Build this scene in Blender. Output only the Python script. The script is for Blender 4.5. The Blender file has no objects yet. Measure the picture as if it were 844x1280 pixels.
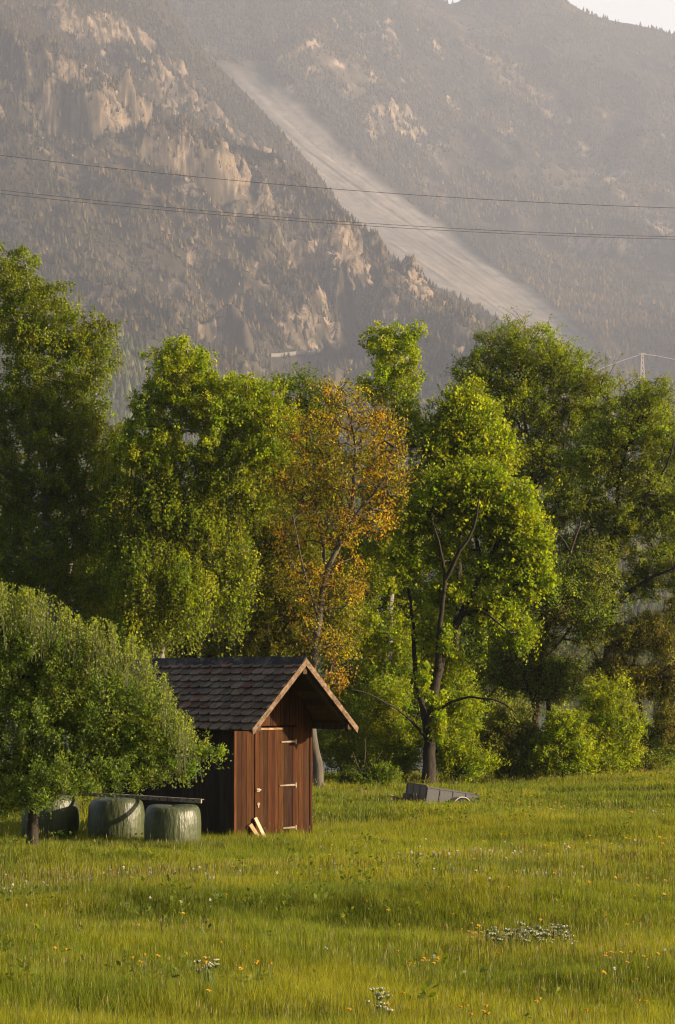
import bpy, bmesh, math, random
import numpy as np
from mathutils import Vector, Matrix
random.seed(7)
S = bpy.context.scene
C = S.collection
R = math.radians

# ------------------------------------------------------------------ camera
F = 85/36*1280                       # focal length in photo pixels
PITCH = math.atan(210/F)
CAM_H = 3.2
cam_d = bpy.data.cameras.new('camera'); cam = bpy.data.objects.new('camera', cam_d); C.objects.link(cam)
cam_d.sensor_fit = 'VERTICAL'; cam_d.sensor_height = 36; cam_d.sensor_width = 36; cam_d.lens = 85
cam_d.clip_start = 0.5; cam_d.clip_end = 30000
cam.location = (0, 0, CAM_H); cam.rotation_euler = (math.pi/2 + PITCH, 0, 0)
S.camera = cam

def at(px, py, Y):
    """world point at depth Y seen at photo pixel (px,py)"""
    cx, cy = (px-422)/F, (640-py)/F
    d = np.array([cx, math.cos(PITCH)-cy*math.sin(PITCH), math.sin(PITCH)+cy*math.cos(PITCH)])
    return d*(Y/d[1]) + np.array([0, 0, CAM_H])

# ------------------------------------------------------------------ noise
def _h(ix, iy, seed):
    h = (ix.astype(np.int64)*374761393 + iy.astype(np.int64)*668265263 + seed*974634777) & 0xffffffff
    h = ((h ^ (h >> 13))*1274126177) & 0xffffffff
    return ((h ^ (h >> 16)) & 0xffffff)/float(0xffffff)
def vn(x, y, seed=0):
    x = np.asarray(x, float); y = np.asarray(y, float)
    ix = np.floor(x); iy = np.floor(y); fx = x-ix; fy = y-iy
    fx = fx*fx*fx*(fx*(fx*6-15)+10); fy = fy*fy*fy*(fy*(fy*6-15)+10)
    a = _h(ix, iy, seed); b = _h(ix+1, iy, seed); c = _h(ix, iy+1, seed); d = _h(ix+1, iy+1, seed)
    return (a+(b-a)*fx)*(1-fy) + (c+(d-c)*fx)*fy
def fbm(x, y, seed=0, o=4, g=.5):
    s = 0; a = 1; t = 0
    for k in range(o):
        s = s + a*vn(x*2**k+k*17.3, y*2**k-k*9.1, seed+k); t += a; a *= g
    return s/t
def ridged(x, y, seed=0, o=5, g=.5):
    s = 0; a = 1; t = 0
    for k in range(o):
        s = s + a*(1-np.abs(2*vn(x*2**k+k*31.7, y*2**k+k*11.9, seed+k)-1)); t += a; a *= g
    return s/t
def sstep(a, b, x):
    t = np.clip((x-a)/(b-a), 0, 1); return t*t*(3-2*t)

# ------------------------------------------------------------------ mesh helpers
def mesh_np(name, V, Q=None, T=None, col=None, mat=None, parent=None, smooth=False):
    me = bpy.data.meshes.new(name)
    V = np.asarray(V, np.float32)
    nq = 0 if Q is None else len(Q); nt = 0 if T is None else len(T)
    loops = []
    if nq: loops.append(np.asarray(Q, np.int32).ravel())
    if nt: loops.append(np.asarray(T, np.int32).ravel())
    L = np.concatenate(loops)
    me.vertices.add(len(V)); me.vertices.foreach_set('co', V.ravel())
    me.loops.add(len(L)); me.loops.foreach_set('vertex_index', L)
    me.polygons.add(nq+nt)
    st = np.concatenate([np.arange(nq)*4, nq*4+np.arange(nt)*3]).astype(np.int32)
    me.polygons.foreach_set('loop_start', st)
    if smooth: me.polygons.foreach_set('use_smooth', np.ones(nq+nt, bool))
    if col is not None:
        c = np.ones((len(V), 4), np.float32); c[:, :np.shape(col)[-1]] = col
        a = me.attributes.new('tint', 'FLOAT_COLOR', 'POINT'); a.data.foreach_set('color', c.ravel())
    me.update(calc_edges=True); me.validate()
    o = bpy.data.objects.new(name, me); C.objects.link(o)
    if mat: me.materials.append(mat)
    if parent: o.parent = parent
    return o

def tag(o, label=None, cat=None, group=None, kind=None):
    if label: o['label'] = label
    if cat: o['category'] = cat
    if group: o['group'] = group
    if kind: o['kind'] = kind
    return o
def empty(name, loc, rz=0):
    o = bpy.data.objects.new(name, None); C.objects.link(o)
    o.location = loc; o.rotation_euler = (0, 0, rz); o.empty_display_size = .3
    return o

class MB:
    """collects boxes and tubes with a colour each, then becomes one mesh"""
    def __init__(s): s.V = []; s.F = []; s.K = []
    def add(s, V, Fs, col=(1, 1, 1)):
        n = len(s.V); s.V += [tuple(v) for v in V]; s.F += [tuple(i+n for i in f) for f in Fs]; s.K += [tuple(col)]*len(V)
    def box(s, a, b, col=(1, 1, 1), M=None):
        x0, y0, z0 = a; x1, y1, z1 = b
        V = [Vector(v) for v in ((x0,y0,z0),(x1,y0,z0),(x1,y1,z0),(x0,y1,z0),(x0,y0,z1),(x1,y0,z1),(x1,y1,z1),(x0,y1,z1))]
        if M: V = [M @ v for v in V]
        s.add(V, [(3,2,1,0),(4,5,6,7),(0,1,5,4),(1,2,6,5),(2,3,7,6),(3,0,4,7)], col)
    def prism(s, pts, y0, y1, col=(1, 1, 1), M=None):
        """polygon in XZ extruded along Y"""
        n = len(pts); V = [Vector((x, y0, z)) for x, z in pts]+[Vector((x, y1, z)) for x, z in pts]
        if M: V = [M @ v for v in V]
        s.add(V, [tuple(range(n)), tuple(range(2*n-1, n-1, -1))]+[(i, i+n, (i+1) % n+n, (i+1) % n) for i in range(n)], col)
    def tube(s, pts, rad, n=8, col=(1, 1, 1), cap=True):
        V, Fs = tube_arr(pts, rad, n); s.add(V, Fs, col)
        k = len(s.V)-len(V)
        if cap:
            s.F.append(tuple(k+i for i in range(n-1, -1, -1))); s.F.append(tuple(len(s.V)-n+i for i in range(n)))
    def build(s, name, mat, parent=None, smooth=False, bevel=0):
        me = bpy.data.meshes.new(name); me.from_pydata(s.V, [], s.F)
        a = me.attributes.new('tint', 'FLOAT_COLOR', 'POINT')
        a.data.foreach_set('color', np.array([(*k, 1) for k in s.K], np.float32).ravel())
        bm = bmesh.new(); bm.from_mesh(me); bmesh.ops.recalc_face_normals(bm, faces=bm.faces)
        bm.to_mesh(me); bm.free()
        if smooth: me.polygons.foreach_set('use_smooth', np.ones(len(me.polygons), bool))
        o = bpy.data.objects.new(name, me); C.objects.link(o); me.materials.append(mat)
        if parent: o.parent = parent
        if bevel:
            b = o.modifiers.new('bevel', 'BEVEL'); b.width = bevel; b.segments = 2; b.limit_method = 'ANGLE'
        return o

def tube_arr(pts, rad, n=6):
    pts = np.asarray(pts, float); m = len(pts)
    rad = np.broadcast_to(np.asarray(rad, float), (m,))
    tg = np.gradient(pts, axis=0); tg /= np.linalg.norm(tg, axis=1)[:, None]+1e-9
    ref = np.array([0.31, .95, 0.05]) if abs(tg[0, 1]) < .8 else np.array([1., 0, 0])
    V = []
    th = np.arange(n)*2*math.pi/n
    for i in range(m):
        u = ref - tg[i]*ref.dot(tg[i]); u /= np.linalg.norm(u)+1e-9; w = np.cross(tg[i], u); ref = u
        V.append(pts[i]+rad[i]*(np.cos(th)[:, None]*u+np.sin(th)[:, None]*w))
    V = np.concatenate(V)
    Fs = [(i*n+j, i*n+(j+1) % n, (i+1)*n+(j+1) % n, (i+1)*n+j) for i in range(m-1) for j in range(n)]
    return V, Fs

# ------------------------------------------------------------------ materials
class NT:
    def __init__(s, name):
        s.m = bpy.data.materials.new(name); s.m.use_nodes = True; s.t = s.m.node_tree; s.t.nodes.clear()
        s.out = s.n('ShaderNodeOutputMaterial')
    def n(s, typ, **kw):
        x = s.t.nodes.new(typ)
        for k, v in kw.items():
            if k in x.inputs: x.inputs[k].default_value = v
            else: setattr(x, k, v)
        return x
    def l(s, a, b): s.t.links.new(a, b)
    def noise(s, scale, detail=4, rough=.6, stretch=None, coord='Object'):
        tc = s.n('ShaderNodeTexCoord'); mp = s.n('ShaderNodeMapping'); s.l(tc.outputs[coord], mp.inputs[0])
        if stretch: mp.inputs['Scale'].default_value = stretch
        nz = s.n('ShaderNodeTexNoise', Scale=scale, Detail=detail, Roughness=rough); s.l(mp.outputs[0], nz.inputs['Vector'])
        return nz.outputs['Fac']
    def ramp(s, fac, stops):
        r = s.n('ShaderNodeValToRGB'); s.l(fac, r.inputs[0]); e = r.color_ramp.elements
        while len(e) < len(stops): e.new(.5)
        for i, (p, c) in enumerate(stops): e[i].position = p; e[i].color = (*c, 1) if len(c) == 3 else c
        return r.outputs[0]
    def mul(s, a, b, f=1., typ='MULTIPLY'):
        m = s.n('ShaderNodeMix', data_type='RGBA', blend_type=typ); m.inputs[0].default_value = f
        for sock, v in ((m.inputs[6], a), (m.inputs[7], b)):
            if isinstance(v, tuple): sock.default_value = (*v, 1)
            else: s.l(v, sock)
        return m.outputs[2]
    def mixf(s, fac, a, b):
        m = s.n('ShaderNodeMix', data_type='RGBA'); s.l(fac, m.inputs[0])
        for sock, v in ((m.inputs[6], a), (m.inputs[7], b)):
            if isinstance(v, tuple): sock.default_value = (*v, 1)
            else: s.l(v, sock)
        return m.outputs[2]
    def tint(s): return s.n('ShaderNodeAttribute', attribute_name='tint').outputs['Color']
    def bump(s, h, strength=.3, dist=.02):
        b = s.n('ShaderNodeBump', Strength=strength, Distance=dist); s.l(h, b.inputs['Height']); return b.outputs[0]
    def pbr(s, col, rough=.7, nrm=None, spec=.3, **kw):
        p = s.n('ShaderNodeBsdfPrincipled', Roughness=rough); p.inputs['Specular IOR Level'].default_value = spec
        if isinstance(col, tuple): p.inputs['Base Color'].default_value = (*col, 1)
        else: s.l(col, p.inputs['Base Color'])
        if nrm is not None: s.l(nrm, p.inputs['Normal'])
        for k, v in kw.items(): p.inputs[k].default_value = v
        s.l(p.outputs[0], s.out.inputs[0]); return p

def leaf_mat(name, trans=.52, rough=.5, spec=.25, tcol=(2.35, 2.15, .45)):
    m = NT(name); t = m.tint()
    p = m.pbr(t, rough, spec=spec)
    tr = m.n('ShaderNodeBsdfTranslucent'); m.l(m.mul(t, tcol), tr.inputs[0])
    mx = m.n('ShaderNodeMixShader'); mx.inputs[0].default_value = trans
    m.l(p.outputs[0], mx.inputs[1]); m.l(tr.outputs[0], mx.inputs[2]); m.l(mx.outputs[0], m.out.inputs[0])
    return m.m
M_leaf = leaf_mat('leaf'); M_grass = leaf_mat('grass', .45, .55, .18, (1.9, 1.75, .45))
def bark_mat(name, c1, c2, birch=False):
    m = NT(name); nz = m.noise(9, 5, .65, (1, 1, .25))
    c = m.ramp(nz, [(.3, c1), (.7, c2)])
    if birch:
        k = m.noise(4, 3, .6, (1, 1, 5)); c = m.mixf(m.ramp(k, [(.56, (0,0,0)), (.66, (1,1,1))]), c, (.05, .045, .04))
    m.pbr(c, .9, m.bump(nz, .6, .03), .2); return m.m
M_bark = bark_mat('bark_dark', (.018, .014, .010), (.055, .043, .032))
M_bark_b = bark_mat('bark_brown', (.03, .022, .015), (.085, .062, .042))
M_birch = bark_mat('bark_birch', (.15, .135, .11), (.30, .275, .235), True)
M_bark_g = bark_mat('bark_grey', (.055, .046, .036), (.135, .115, .09))

# ------------------------------------------------------------------ ground
def gz(x, y):
    x = np.asarray(x, float); y = np.asarray(y, float)
    z = .85*(fbm(x/8+3, y/3.4, 5, 3)-.5) + .16*(fbm(x/2.6, y/1.5, 9, 2)-.5)
    k = np.exp(-(np.maximum(np.abs(x+3.2)-4.2, 0)/1.6)**2-(np.maximum(np.abs(y-49.5)-4.2, 0)/1.6)**2)      # level ground under hut and bales
    z = z*(1-k)-.07*k
    k = np.exp(-((x-2.8)/2.2)**2-((y-63.3)/2.0)**2); z = z*(1-k)-.04*k
    z = z - .32*sstep(63, 76, y)*(1-sstep(3, 12, x))
    z = z + .25*sstep(6, 14, x)*sstep(60, 84, y)
    return z - 5.0*sstep(90, 101, y + 1.5*(fbm(x/5, y/30, 12, 2)-.5))
def gzs(x, y): return float(gz(np.array([x]), np.array([y]))[0])
def on(px, Y):
    """point on the ground under photo column px at depth Y"""
    x = (px-422)/F*Y/1.0; return np.array([x, Y, gzs(x, Y)])

def grid_mesh(name, X, Y, Z, mat, col=None, smooth=True):
    r, c = X.shape; idx = np.arange(r*c).reshape(r, c)
    Q = np.stack([idx[:-1, :-1], idx[:-1, 1:], idx[1:, 1:], idx[1:, :-1]], -1).reshape(-1, 4)
    return mesh_np(name, np.stack([X, Y, Z], -1).reshape(-1, 3), Q, None, None if col is None else col.reshape(-1, col.shape[-1]), mat, smooth=smooth)

m = NT('meadow_soil'); c = m.ramp(m.noise(1.2, 6, .7), [(.3, (.035, .045, .012)), (.6, (.07, .085, .018)), (.8, (.11, .10, .035))])
m.pbr(c, .95, m.bump(m.noise(8, 5, .7), .8, .08), .1)
xs = np.linspace(-45, 45, 260); ys = np.concatenate([np.linspace(-30, 18, 40), np.linspace(18.3, 104, 380)])
X, Y = np.meshgrid(xs, ys)
tag(grid_mesh('meadow', X, Y, gz(X, Y), m.m), kind='structure')

# river beyond the bank and the valley floor behind it
m = NT('river_water'); nz = m.noise(1.0, 5, .6, (1, 3.5, 1))
m.pbr((.10, .13, .14), .12, m.bump(nz, .35, .12), .5)
X, Y = np.meshgrid(np.linspace(-420, 420, 60), np.linspace(93, 560, 60))
tag(grid_mesh('river', X, Y, np.full_like(X, -3.2), m.m), kind='structure')

# ------------------------------------------------------------------ mountains
def poly_at(pts):
    a = np.array([at(px, py, 1000.0) for px, py in pts]); return a[:, 0]/1000, (a[:, 2]-CAM_H)/1000
a_in = np.linspace(-.158, .158, 640)
a_cols = np.concatenate([np.linspace(-.34, -.16, 110), a_in, np.linspace(.16, .34, 110)])

ca, ct = poly_at([(-700, -330), (-200, -210), (60, -120), (190, -20), (265, 72), (327, 136), (394, 210), (446, 284), (526, 346), (614, 391), (698, 434), (760, 476), (844, 494), (1100, 520), (1500, 560)])
def dc_near(a): return np.interp(a, [-.3, -.14, -.05, .03, .1, .3], [5200, 5150, 5200, 4700, 3600, 3200])
ROAD_A = ((332-422)/F, (446-422)/F)
def road_d(a):
    tc = np.interp(a, ca, ct); tr_ = np.interp(a, [ROAD_A[0], ROAD_A[1]], [(850-453)/F, (850-465)/F])
    return 650+np.clip(tr_/tc, 0, 1)**(1/1.05)*(dc_near(a)-650)
def z_near(Xw, Yw):
    a = Xw/Yw; Dc = dc_near(a)
    u = (Yw-650)/(Dc-650); uc = np.clip(u, 0, 1)
    aw = a-(1-uc)*(.035+.10*(fbm(Xw/500, Yw/500, 63, 3)-.5)); wq = sstep(.0, .1, 1-uc)
    tc = sum(np.interp(aw+d*.022*wq, ca, ct) for d in (-1, -.5, 0, .5, 1))/5
    z0 = Yw*tc*(uc**1.05)
    back = np.maximum(Yw-Dc, 0); z0 = np.where(u > 1, Dc*tc-.55*back, z0)
    # relief: buttresses that run down to the right, then cliff bands
    w1 = (fbm(Xw/900, Yw/900, 71, 3)-.5)*260; Xs = Xw+w1; Ys = Yw+w1*.6
    p = Xs*.80-Ys*.60; q = Xs*.60+Ys*.80
    env = (.15*sstep(0, .25, uc)+.85*sstep(.35, .62, uc))*(1-.95*sstep(.66, .92, u))*(1-.8*sstep(.05, .12, a))
    rel = (ridged(p/1700, q/560, 21, 6, .52)-.57)*410 + (ridged(p/520+7, q/170, 33, 4, .45)-.5)*115
    z = z0 + rel*env
    cl = sstep(.50, .66, fbm(Xw/330+4, Yw/420, 55, 4))*sstep(.28, .45, uc)*(1-sstep(.86, .97, u))
    qz = z/170 + 2.6*fbm(Xw/230, Yw/300, 61, 5); f = qz-np.floor(qz)
    z = z + (sstep(.34, .62, f)-f)*170*.55*cl + (ridged(Xs/62, Yw/130, 77, 5, .6)-.5)*36*cl
    z = z + (fbm(Xw/46, Yw/60, 81, 3)-.5)*26*env
    # bench that carries the road: relief fades out in front of it
    Dr = road_d(a); wa = sstep(ROAD_A[0]-.012, ROAD_A[0], a)*(1-sstep(ROAD_A[1], ROAD_A[1]+.012, a))
    k = np.where(Yw < Dr, np.exp(-(np.maximum(Dr-Yw-30, 0)/330)**2), np.exp(-((Yw-Dr)/40)**2))*wa
    z = z*(1-k)+(z0-np.where(Yw < Dr, np.minimum((Dr-Yw-12).clip(0)*.10, 14), 0))*k
    return z, cl, uc
def slope_of(Xw, Yw, Z):
    # gradient on the fan grid: x = a*D
    dZr, dZc = np.gradient(Z); dXr, dXc = np.gradient(Xw); dYr, dYc = np.gradient(Yw)
    det = dXc*dYr-dXr*dYc
    gx = (dZc*dYr-dZr*dYc)/det; gy = (dXc*dZr-dXr*dZc)/det
    return np.hypot(gx, gy), gx, gy
def mountain_mat(name):
    m = NT(name)
    n1 = m.noise(.03, 6, .7); n2 = m.noise(.012, 5, .7, (1, 1, .3))
    t = m.mul(m.tint(), m.ramp(n1, [(.25, (.62, .62, .62)), (.75, (1.35, 1.35, 1.35))]))
    t = m.mul(t, m.ramp(n2, [(.3, (.8, .8, .8)), (.7, (1.2, 1.2, 1.2))]))
    n3 = m.noise(.04, 9, .85, (1, 1, .8))
    al = m.n('ShaderNodeAttribute', attribute_name='tint').outputs['Alpha']
    t = m.mixf(al, t, m.mul(t, m.ramp(n3, [(.41, (.24, .24, .25)), (.49, (.95, .95, .95)), (.60, (1.5, 1.46, 1.4))])))  # rock mottling, its contrast raised to stand in for shadow among the crags
    b = m.n('ShaderNodeBump', Distance=8.0); m.l(al, b.inputs['Strength']); m.l(n3, b.inputs['Height'])
    m.pbr(t, .95, b.outputs[0], .05); return m.m
M_mtn = mountain_mat('mountain')
ROCK = np.array([.30, .225, .155]); SOIL = np.array([.045, .037, .024]); GRS = np.array([.085, .067, .042])

D = np.concatenate([np.linspace(560, 2000, 120), np.linspace(2006, 5300, 900), np.linspace(5310, 6000, 30)])
AA, DD = np.meshgrid(a_cols, D); XN = AA*DD; YN = DD
ZN, CLN, UN = z_near(XN, YN); ZN = ZN - 3.0
SLN, gxn, gyn = slope_of(XN, YN, ZN)
nzr = .6*fbm(XN/60, YN/60, 91, 4)+.4*fbm(XN/14, YN/22, 93, 3)
inf = (np.abs(XN/YN) < .15)*(UN > .4)*(UN < 1)
q0, q1 = np.percentile((SLN+(nzr-.5)*.9)[inf], [88, 91]); rockN = sstep(q0, q1, SLN + (nzr-.5)*.9)*sstep(.38, .55, UN)
rockN = rockN*sstep(.50, .60, ridged((XN*.8-YN*.6)/80, (XN*.6+YN*.8)/36, 99, 5, .65))*(.35+.65*sstep(.35, .6, fbm(XN/40, YN/40, 98, 3)))
rib = ridged((XN*.80-YN*.60)/520+7, (XN*.60+YN*.80)/170, 33, 4, .45)
rockN = np.clip(rockN+.9*sstep(.66, .80, rib+.25*(fbm(XN/25, (ZN+.4*YN)/30, 103, 4)-.5))*sstep(.50, .62, fbm(XN/300+4, YN/380, 105, 4))*sstep(.40, .55, UN)*(1-sstep(.86, .96, UN)), 0, 1)
rockN = rockN*sstep(.40, .52, fbm(XN/9, (ZN+.4*YN)/13, 107, 4))
grsN = sstep(.5, .66, fbm(XN/300, YN/420, 95, 4))*(1-rockN)
WN = ZN+.4*YN; vr = (.55+.9*fbm(XN/30, WN/38, 97, 4))[..., None]
colN = (SOIL*(1-grsN[..., None])+GRS*grsN[..., None])*(1-rockN[..., None]) + ROCK*vr*rockN[..., None]
lowg = (1-sstep(.30, .50, UN))[..., None]
colN = colN*(1-lowg)+np.array([.075, .085, .030])*lowg
jx = (fbm(XN/12, WN/14, 701, 4)-.5)*26*rockN; jz = (fbm(XN/9+5, WN/9, 711, 3)-.5)*14*rockN
tag(grid_mesh('near_mountain', XN+jx, YN-jx*.6, ZN+jz, M_mtn, np.concatenate([colN, rockN[..., None]], -1), smooth=False), kind='structure')

cb, cbt = poly_at([(-700, -500), (300, -260), (450, -100), (540, -12), (552, -4), (562, 3), (573, 1), (615, -24), (680, -16), (705, 2), (724, 14), (745, 21), (770, 26), (800, 32), (844, 43), (1000, 95), (1300, 200)])
ga, gt = poly_at([(250, 40), (330, 118), (400, 182), (500, 256), (615, 332), (690, 384), (770, 440), (840, 520)])      # gully axis
sa, st_ = poly_at([(330, 95), (385, 138), (434, 195), (526, 265), (608, 322), (692, 384), (730, 416), (755, 450)])    # right edge of scree
def z_far(Xw, Yw):
    a = Xw/Yw; Dc = 8000+600*a
    u = (Yw-3300)/(Dc-3300); uc = np.clip(u, 0, 1)
    aw = a-(1-uc)*(.05+.10*(fbm(Xw/700, Yw/700, 163, 3)-.5)); wq = sstep(.0, .06, 1-uc)
    tc = sum(np.interp(aw+d*.026*wq, cb, cbt) for d in (-1, -.5, 0, .5, 1))/5
    t = .06+(tc-.06)*uc**.9
    z0 = Yw*t; z0 = np.where(u > 1, Dc*tc-.6*(Yw-Dc), z0)
    tt = np.where(u > 1, 9, t)
    gax = np.interp(tt, gt[::-1], ga[::-1]); dist = (a-gax)      # + = right of the gully axis
    sax = np.interp(tt, st_[::-1], sa[::-1])
    scree = (1-sstep(-.0035, .0035, a-sax+.006*(fbm(Xw/150, Yw/150, 7, 4)-.5)))*sstep(.085, .12, tt)*(1-sstep(.250, .262, tt))*(tt < 5)
    Xs = Xw+(fbm(Xw/800, Yw/800, 171, 3)-.5)*300
    p = Xs*.75-Yw*.66; q = Xs*.66+Yw*.75
    env = sstep(0, .15, uc)*(1-.85*sstep(.80, 1.0, u))*(1-.9*scree)*(1-.7*np.exp(-(dist/.02)**2))
    rel = (ridged(p/1900, q/760, 121, 6, .5)-.55)*330 + (ridged(Xs/260, Yw/560, 133, 4, .5)-.5)*60
    z = z0 + rel*env
    gd = np.where(dist < 0, np.exp(-(dist/.10)**2), np.exp(-(dist/.035)**2))
    z = z - 12*gd*sstep(.03, .12, tt)*(1-sstep(.25, .30, tt))*(tt < 5)
    z = z + (fbm(Xw/60, Yw/80, 181, 3)-.5)*22*env
    # masks follow the real height angle of the finished surface
    t2 = np.where(u > 1, 9, z/Yw); sax = np.interp(t2, st_[::-1], sa[::-1])
    scree = (1-sstep(-.0025, .0025, a-sax+.008*(fbm(Xw/150, Yw/150, 7, 4)-.5)))*sstep(.085, .12, t2)*(1-sstep(.250, .262, t2))*(t2 < 5)
    return z, scree, uc, t2, a
D = np.concatenate([np.linspace(3400, 8150, 560), np.linspace(8170, 9300, 24)])
AA, DD = np.meshgrid(a_cols, D); XF = AA*DD; YF = DD
ZF, SCF, UF, TF, AF = z_far(XF, YF)
SLF, gxf, gyf = slope_of(XF, YF, ZF)
def streak(pts, w):
    pa, pt_ = poly_at(pts); return np.exp(-((AF-np.interp(TF, pt_[::-1], pa[::-1]))/w)**2)*(TF > pt_[-1])*(TF < pt_[0])
ers = streak([(590, 42), (640, 90), (700, 150), (770, 220), (844, 300)], .0095)
pal = streak([(515, 150), (540, 210), (560, 290), (570, 340)], .006)*.7
nzr = fbm(XF/70, YF/90, 191, 4)
inf = (np.abs(XF/YF) < .15)*(UF > .25)*(UF < 1)*(SCF < .5)
q0, q1 = np.percentile((SLF+(nzr-.5)*.8)[inf], [95, 99.5])
rockF = sstep(.34, .52, fbm(XF/13, YF/17, 207, 4))*np.clip(sstep(q0, q1, SLF+(nzr-.5)*.8) + sstep(.40, .75, ers*(.1+1.4*nzr))*sstep(.45, .75, ridged((XF*.75-YF*.66)/150, (XF*.66+YF*.75)/48, 196, 4, .6)) + pal*sstep(.4, .6, nzr), 0, 1)*(1-SCF)
vr = (.6+.8*fbm(XF/40, (ZF+.4*YF)/50, 197, 4))[..., None]
grsF = (sstep(.5, .64, fbm(XF/330, YF/420, 195, 4))*(1-rockF))[..., None]
colF = (SOIL*(1-grsF)+GRS*grsF)*(1-rockF[..., None])+ROCK*vr*rockF[..., None]
scn = (.62+.76*fbm((AF-np.interp(TF, gt[::-1], ga[::-1]))*900, TF*18, 199, 4))[..., None]
lane = fbm((AF-np.interp(TF, gt[::-1], ga[::-1]))*420, TF*9, 231, 4); scn = scn*(.88+.2*sstep(.35, .65, lane)[..., None])*(.8+.4*fbm(XF/14, YF/22, 233, 3)[..., None])
scrub = .6*sstep(.60, .68, fbm((AF-np.interp(TF, gt[::-1], ga[::-1]))*700, TF*40, 235, 4))
SCF = SCF*(1-.8*scrub)
colF = colF*(1-SCF[..., None])+np.array([.165, .148, .132])*scn*SCF[..., None]
tag(grid_mesh('far_mountain', XF, YF, ZF, M_mtn, np.concatenate([colF, rockF[..., None]], -1)), kind='structure')

# valley floor between river and slope
m = NT('valley_floor'); m.pbr(m.ramp(m.noise(.02, 5, .6), [(.3, (.05, .06, .02)), (.7, (.12, .12, .05))]), .95, None, .1)
X, Y = np.meshgrid(np.linspace(-700, 700, 80), np.linspace(300, 1500, 60))
Zv = -3.6+2.6*sstep(430, 470, Y+20*fbm(X/40, Y/40, 3, 2))
tag(grid_mesh('valley_floor', X, Y, Zv, m.m), kind='structure')

# forests: little conifers, one object each
rng = np.random.default_rng(11)
def forest(name, Xg, Yg, Zg, prob, n, hmin, hmax, pal, sides=5):
    r, c = Xg.shape
    area = np.abs(np.gradient(Xg, axis=1)*np.gradient(Yg, axis=0))*prob
    p = area.ravel(); p = p/p.sum(); k = rng.choice(r*c, n, p=p)
    i, j = k//c, k % c; i = np.minimum(i, r-2); j = np.minimum(j, c-2)
    fu, fv = rng.random(n), rng.random(n)
    def lerp(G): return (G[i, j]*(1-fu)+G[i, j+1]*fu)*(1-fv)+(G[i+1, j]*(1-fu)+G[i+1, j+1]*fu)*fv
    P = np.stack([lerp(Xg), lerp(Yg), lerp(Zg)], -1)
    return cones(name, P, hmin, hmax, pal, sides)
def cones(name, P, hmin, hmax, pal, sides=5, wid=.24):
    n = len(P); h = hmin+(hmax-hmin)*rng.random(n)**1.5; rr = h*wid*(.7+.6*rng.random(n))
    th = rng.random(n)*6.28
    V = np.zeros((n, sides+1, 3))
    for s in range(sides):
        jr = rr*(.6+.8*rng.random(n)); ang = th+s*2*math.pi/sides
        V[:, s] = P+np.stack([np.cos(ang)*jr, np.sin(ang)*jr, h*(.0+.25*rng.random(n))-1], -1)
    V[:, sides] = P+np.stack([(rng.random(n)-.5)*.12*h, (rng.random(n)-.5)*.12*h, h], -1)
    b = (np.arange(n)*(sides+1))[:, None]
    T = np.concatenate([np.stack([b[:, 0]+s, b[:, 0]+(s+1) % sides, b[:, 0]+sides], -1) for s in range(sides)])
    pal = np.array(pal); stand = fbm(P[:, 0]/170, P[:, 1]/230, 611, 4)[:, None]; st2 = sstep(.5, .62, fbm(P[:, 0]/260+9, P[:, 1]/330, 621, 4)[:, None])
    col = pal[rng.integers(0, len(pal), n)]*(.6+.8*rng.random((n, 1)))*(.45+1.15*stand)*(1+np.array([.75, .5, .25])*st2)
    return mesh_np(name, V.reshape(-1, 3), None, T, np.repeat(col, sides+1, 0), M_mtree)
m = NT('forest_needles'); m.pbr(m.tint(), .9, None, .1); M_mtree = m.m
PALM = [(.034, .029, .014), (.045, .036, .017), (.060, .045, .020), (.030, .030, .014), (.070, .056, .024)]
win = (np.abs(XN/YN) < .21)
tag(forest('mountain_forest', XN, YN, ZN, (1-.72*sstep(.25, .7, rockN))*(.25+.75*sstep(.38, .55, fbm(XN/130, YN/170, 201, 4)))*win*(UN > .15)*(UN < .995)*(1-.95*(np.abs(YN-road_d(XN/YN)+14) < 34)*(XN/YN > ROAD_A[0])*(XN/YN < ROAD_A[1])), 70000, 6, 15, PALM), kind='stuff')
win = (np.abs(XF/YF) < .21)
tag(forest('mountain_forest', XF, YF, ZF, (1-sstep(.2, .6, rockF))*(1-sstep(.02, .2, SCF))*(.15+.85*sstep(.36, .55, fbm(XF/200, YF/260, 211, 4)))*win*(UF < .999), 90000, 7, 19, PALM), kind='stuff')
win = (np.abs(XN/YN) < .2)*(UN < .45)*(YN > 600)*(1-(np.abs(YN-road_d(XN/YN)+14) < 34)*(XN/YN > ROAD_A[0])*(XN/YN < ROAD_A[1]))
PALV = [(.055, .075, .022), (.075, .10, .028), (.045, .06, .022), (.09, .10, .035)]
tag(forest('valley_forest', XN, YN, ZN, win*(1-.85*sstep(.5, .6, fbm(XN/160, YN/160, 221, 3))), 26000, 5, 16, PALV), kind='stuff')

# pale road on the lower slope
m = NT('road_gravel'); m.pbr((.20, .18, .155), .9, m.bump(m.noise(.6, 4, .6), .3, .3), .1); M_road = m.m
def near_z(x, y): return float(z_near(np.array([x]), np.array([y]))[0][0])-3.0
V = []
for k in range(41):
    aq = ROAD_A[0]+(ROAD_A[1]-ROAD_A[0])*(.06+.56*k/40); Dq = float(road_d(np.array([aq]))[0]); x = aq*Dq; z = near_z(x, Dq)
    V += [(x, Dq-7, z-2), (x, Dq-7, z+3.2), (x+0, Dq+6, z+3.6), (x, Dq+6, z-2)]
Q = [(i*4+k, i*4+(k+1) % 4, i*4+4+(k+1) % 4, i*4+4+k) for i in range(40) for k in range(4)]
tag(mesh_np('road', V, Q, None, None, M_road), kind='structure')

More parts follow.
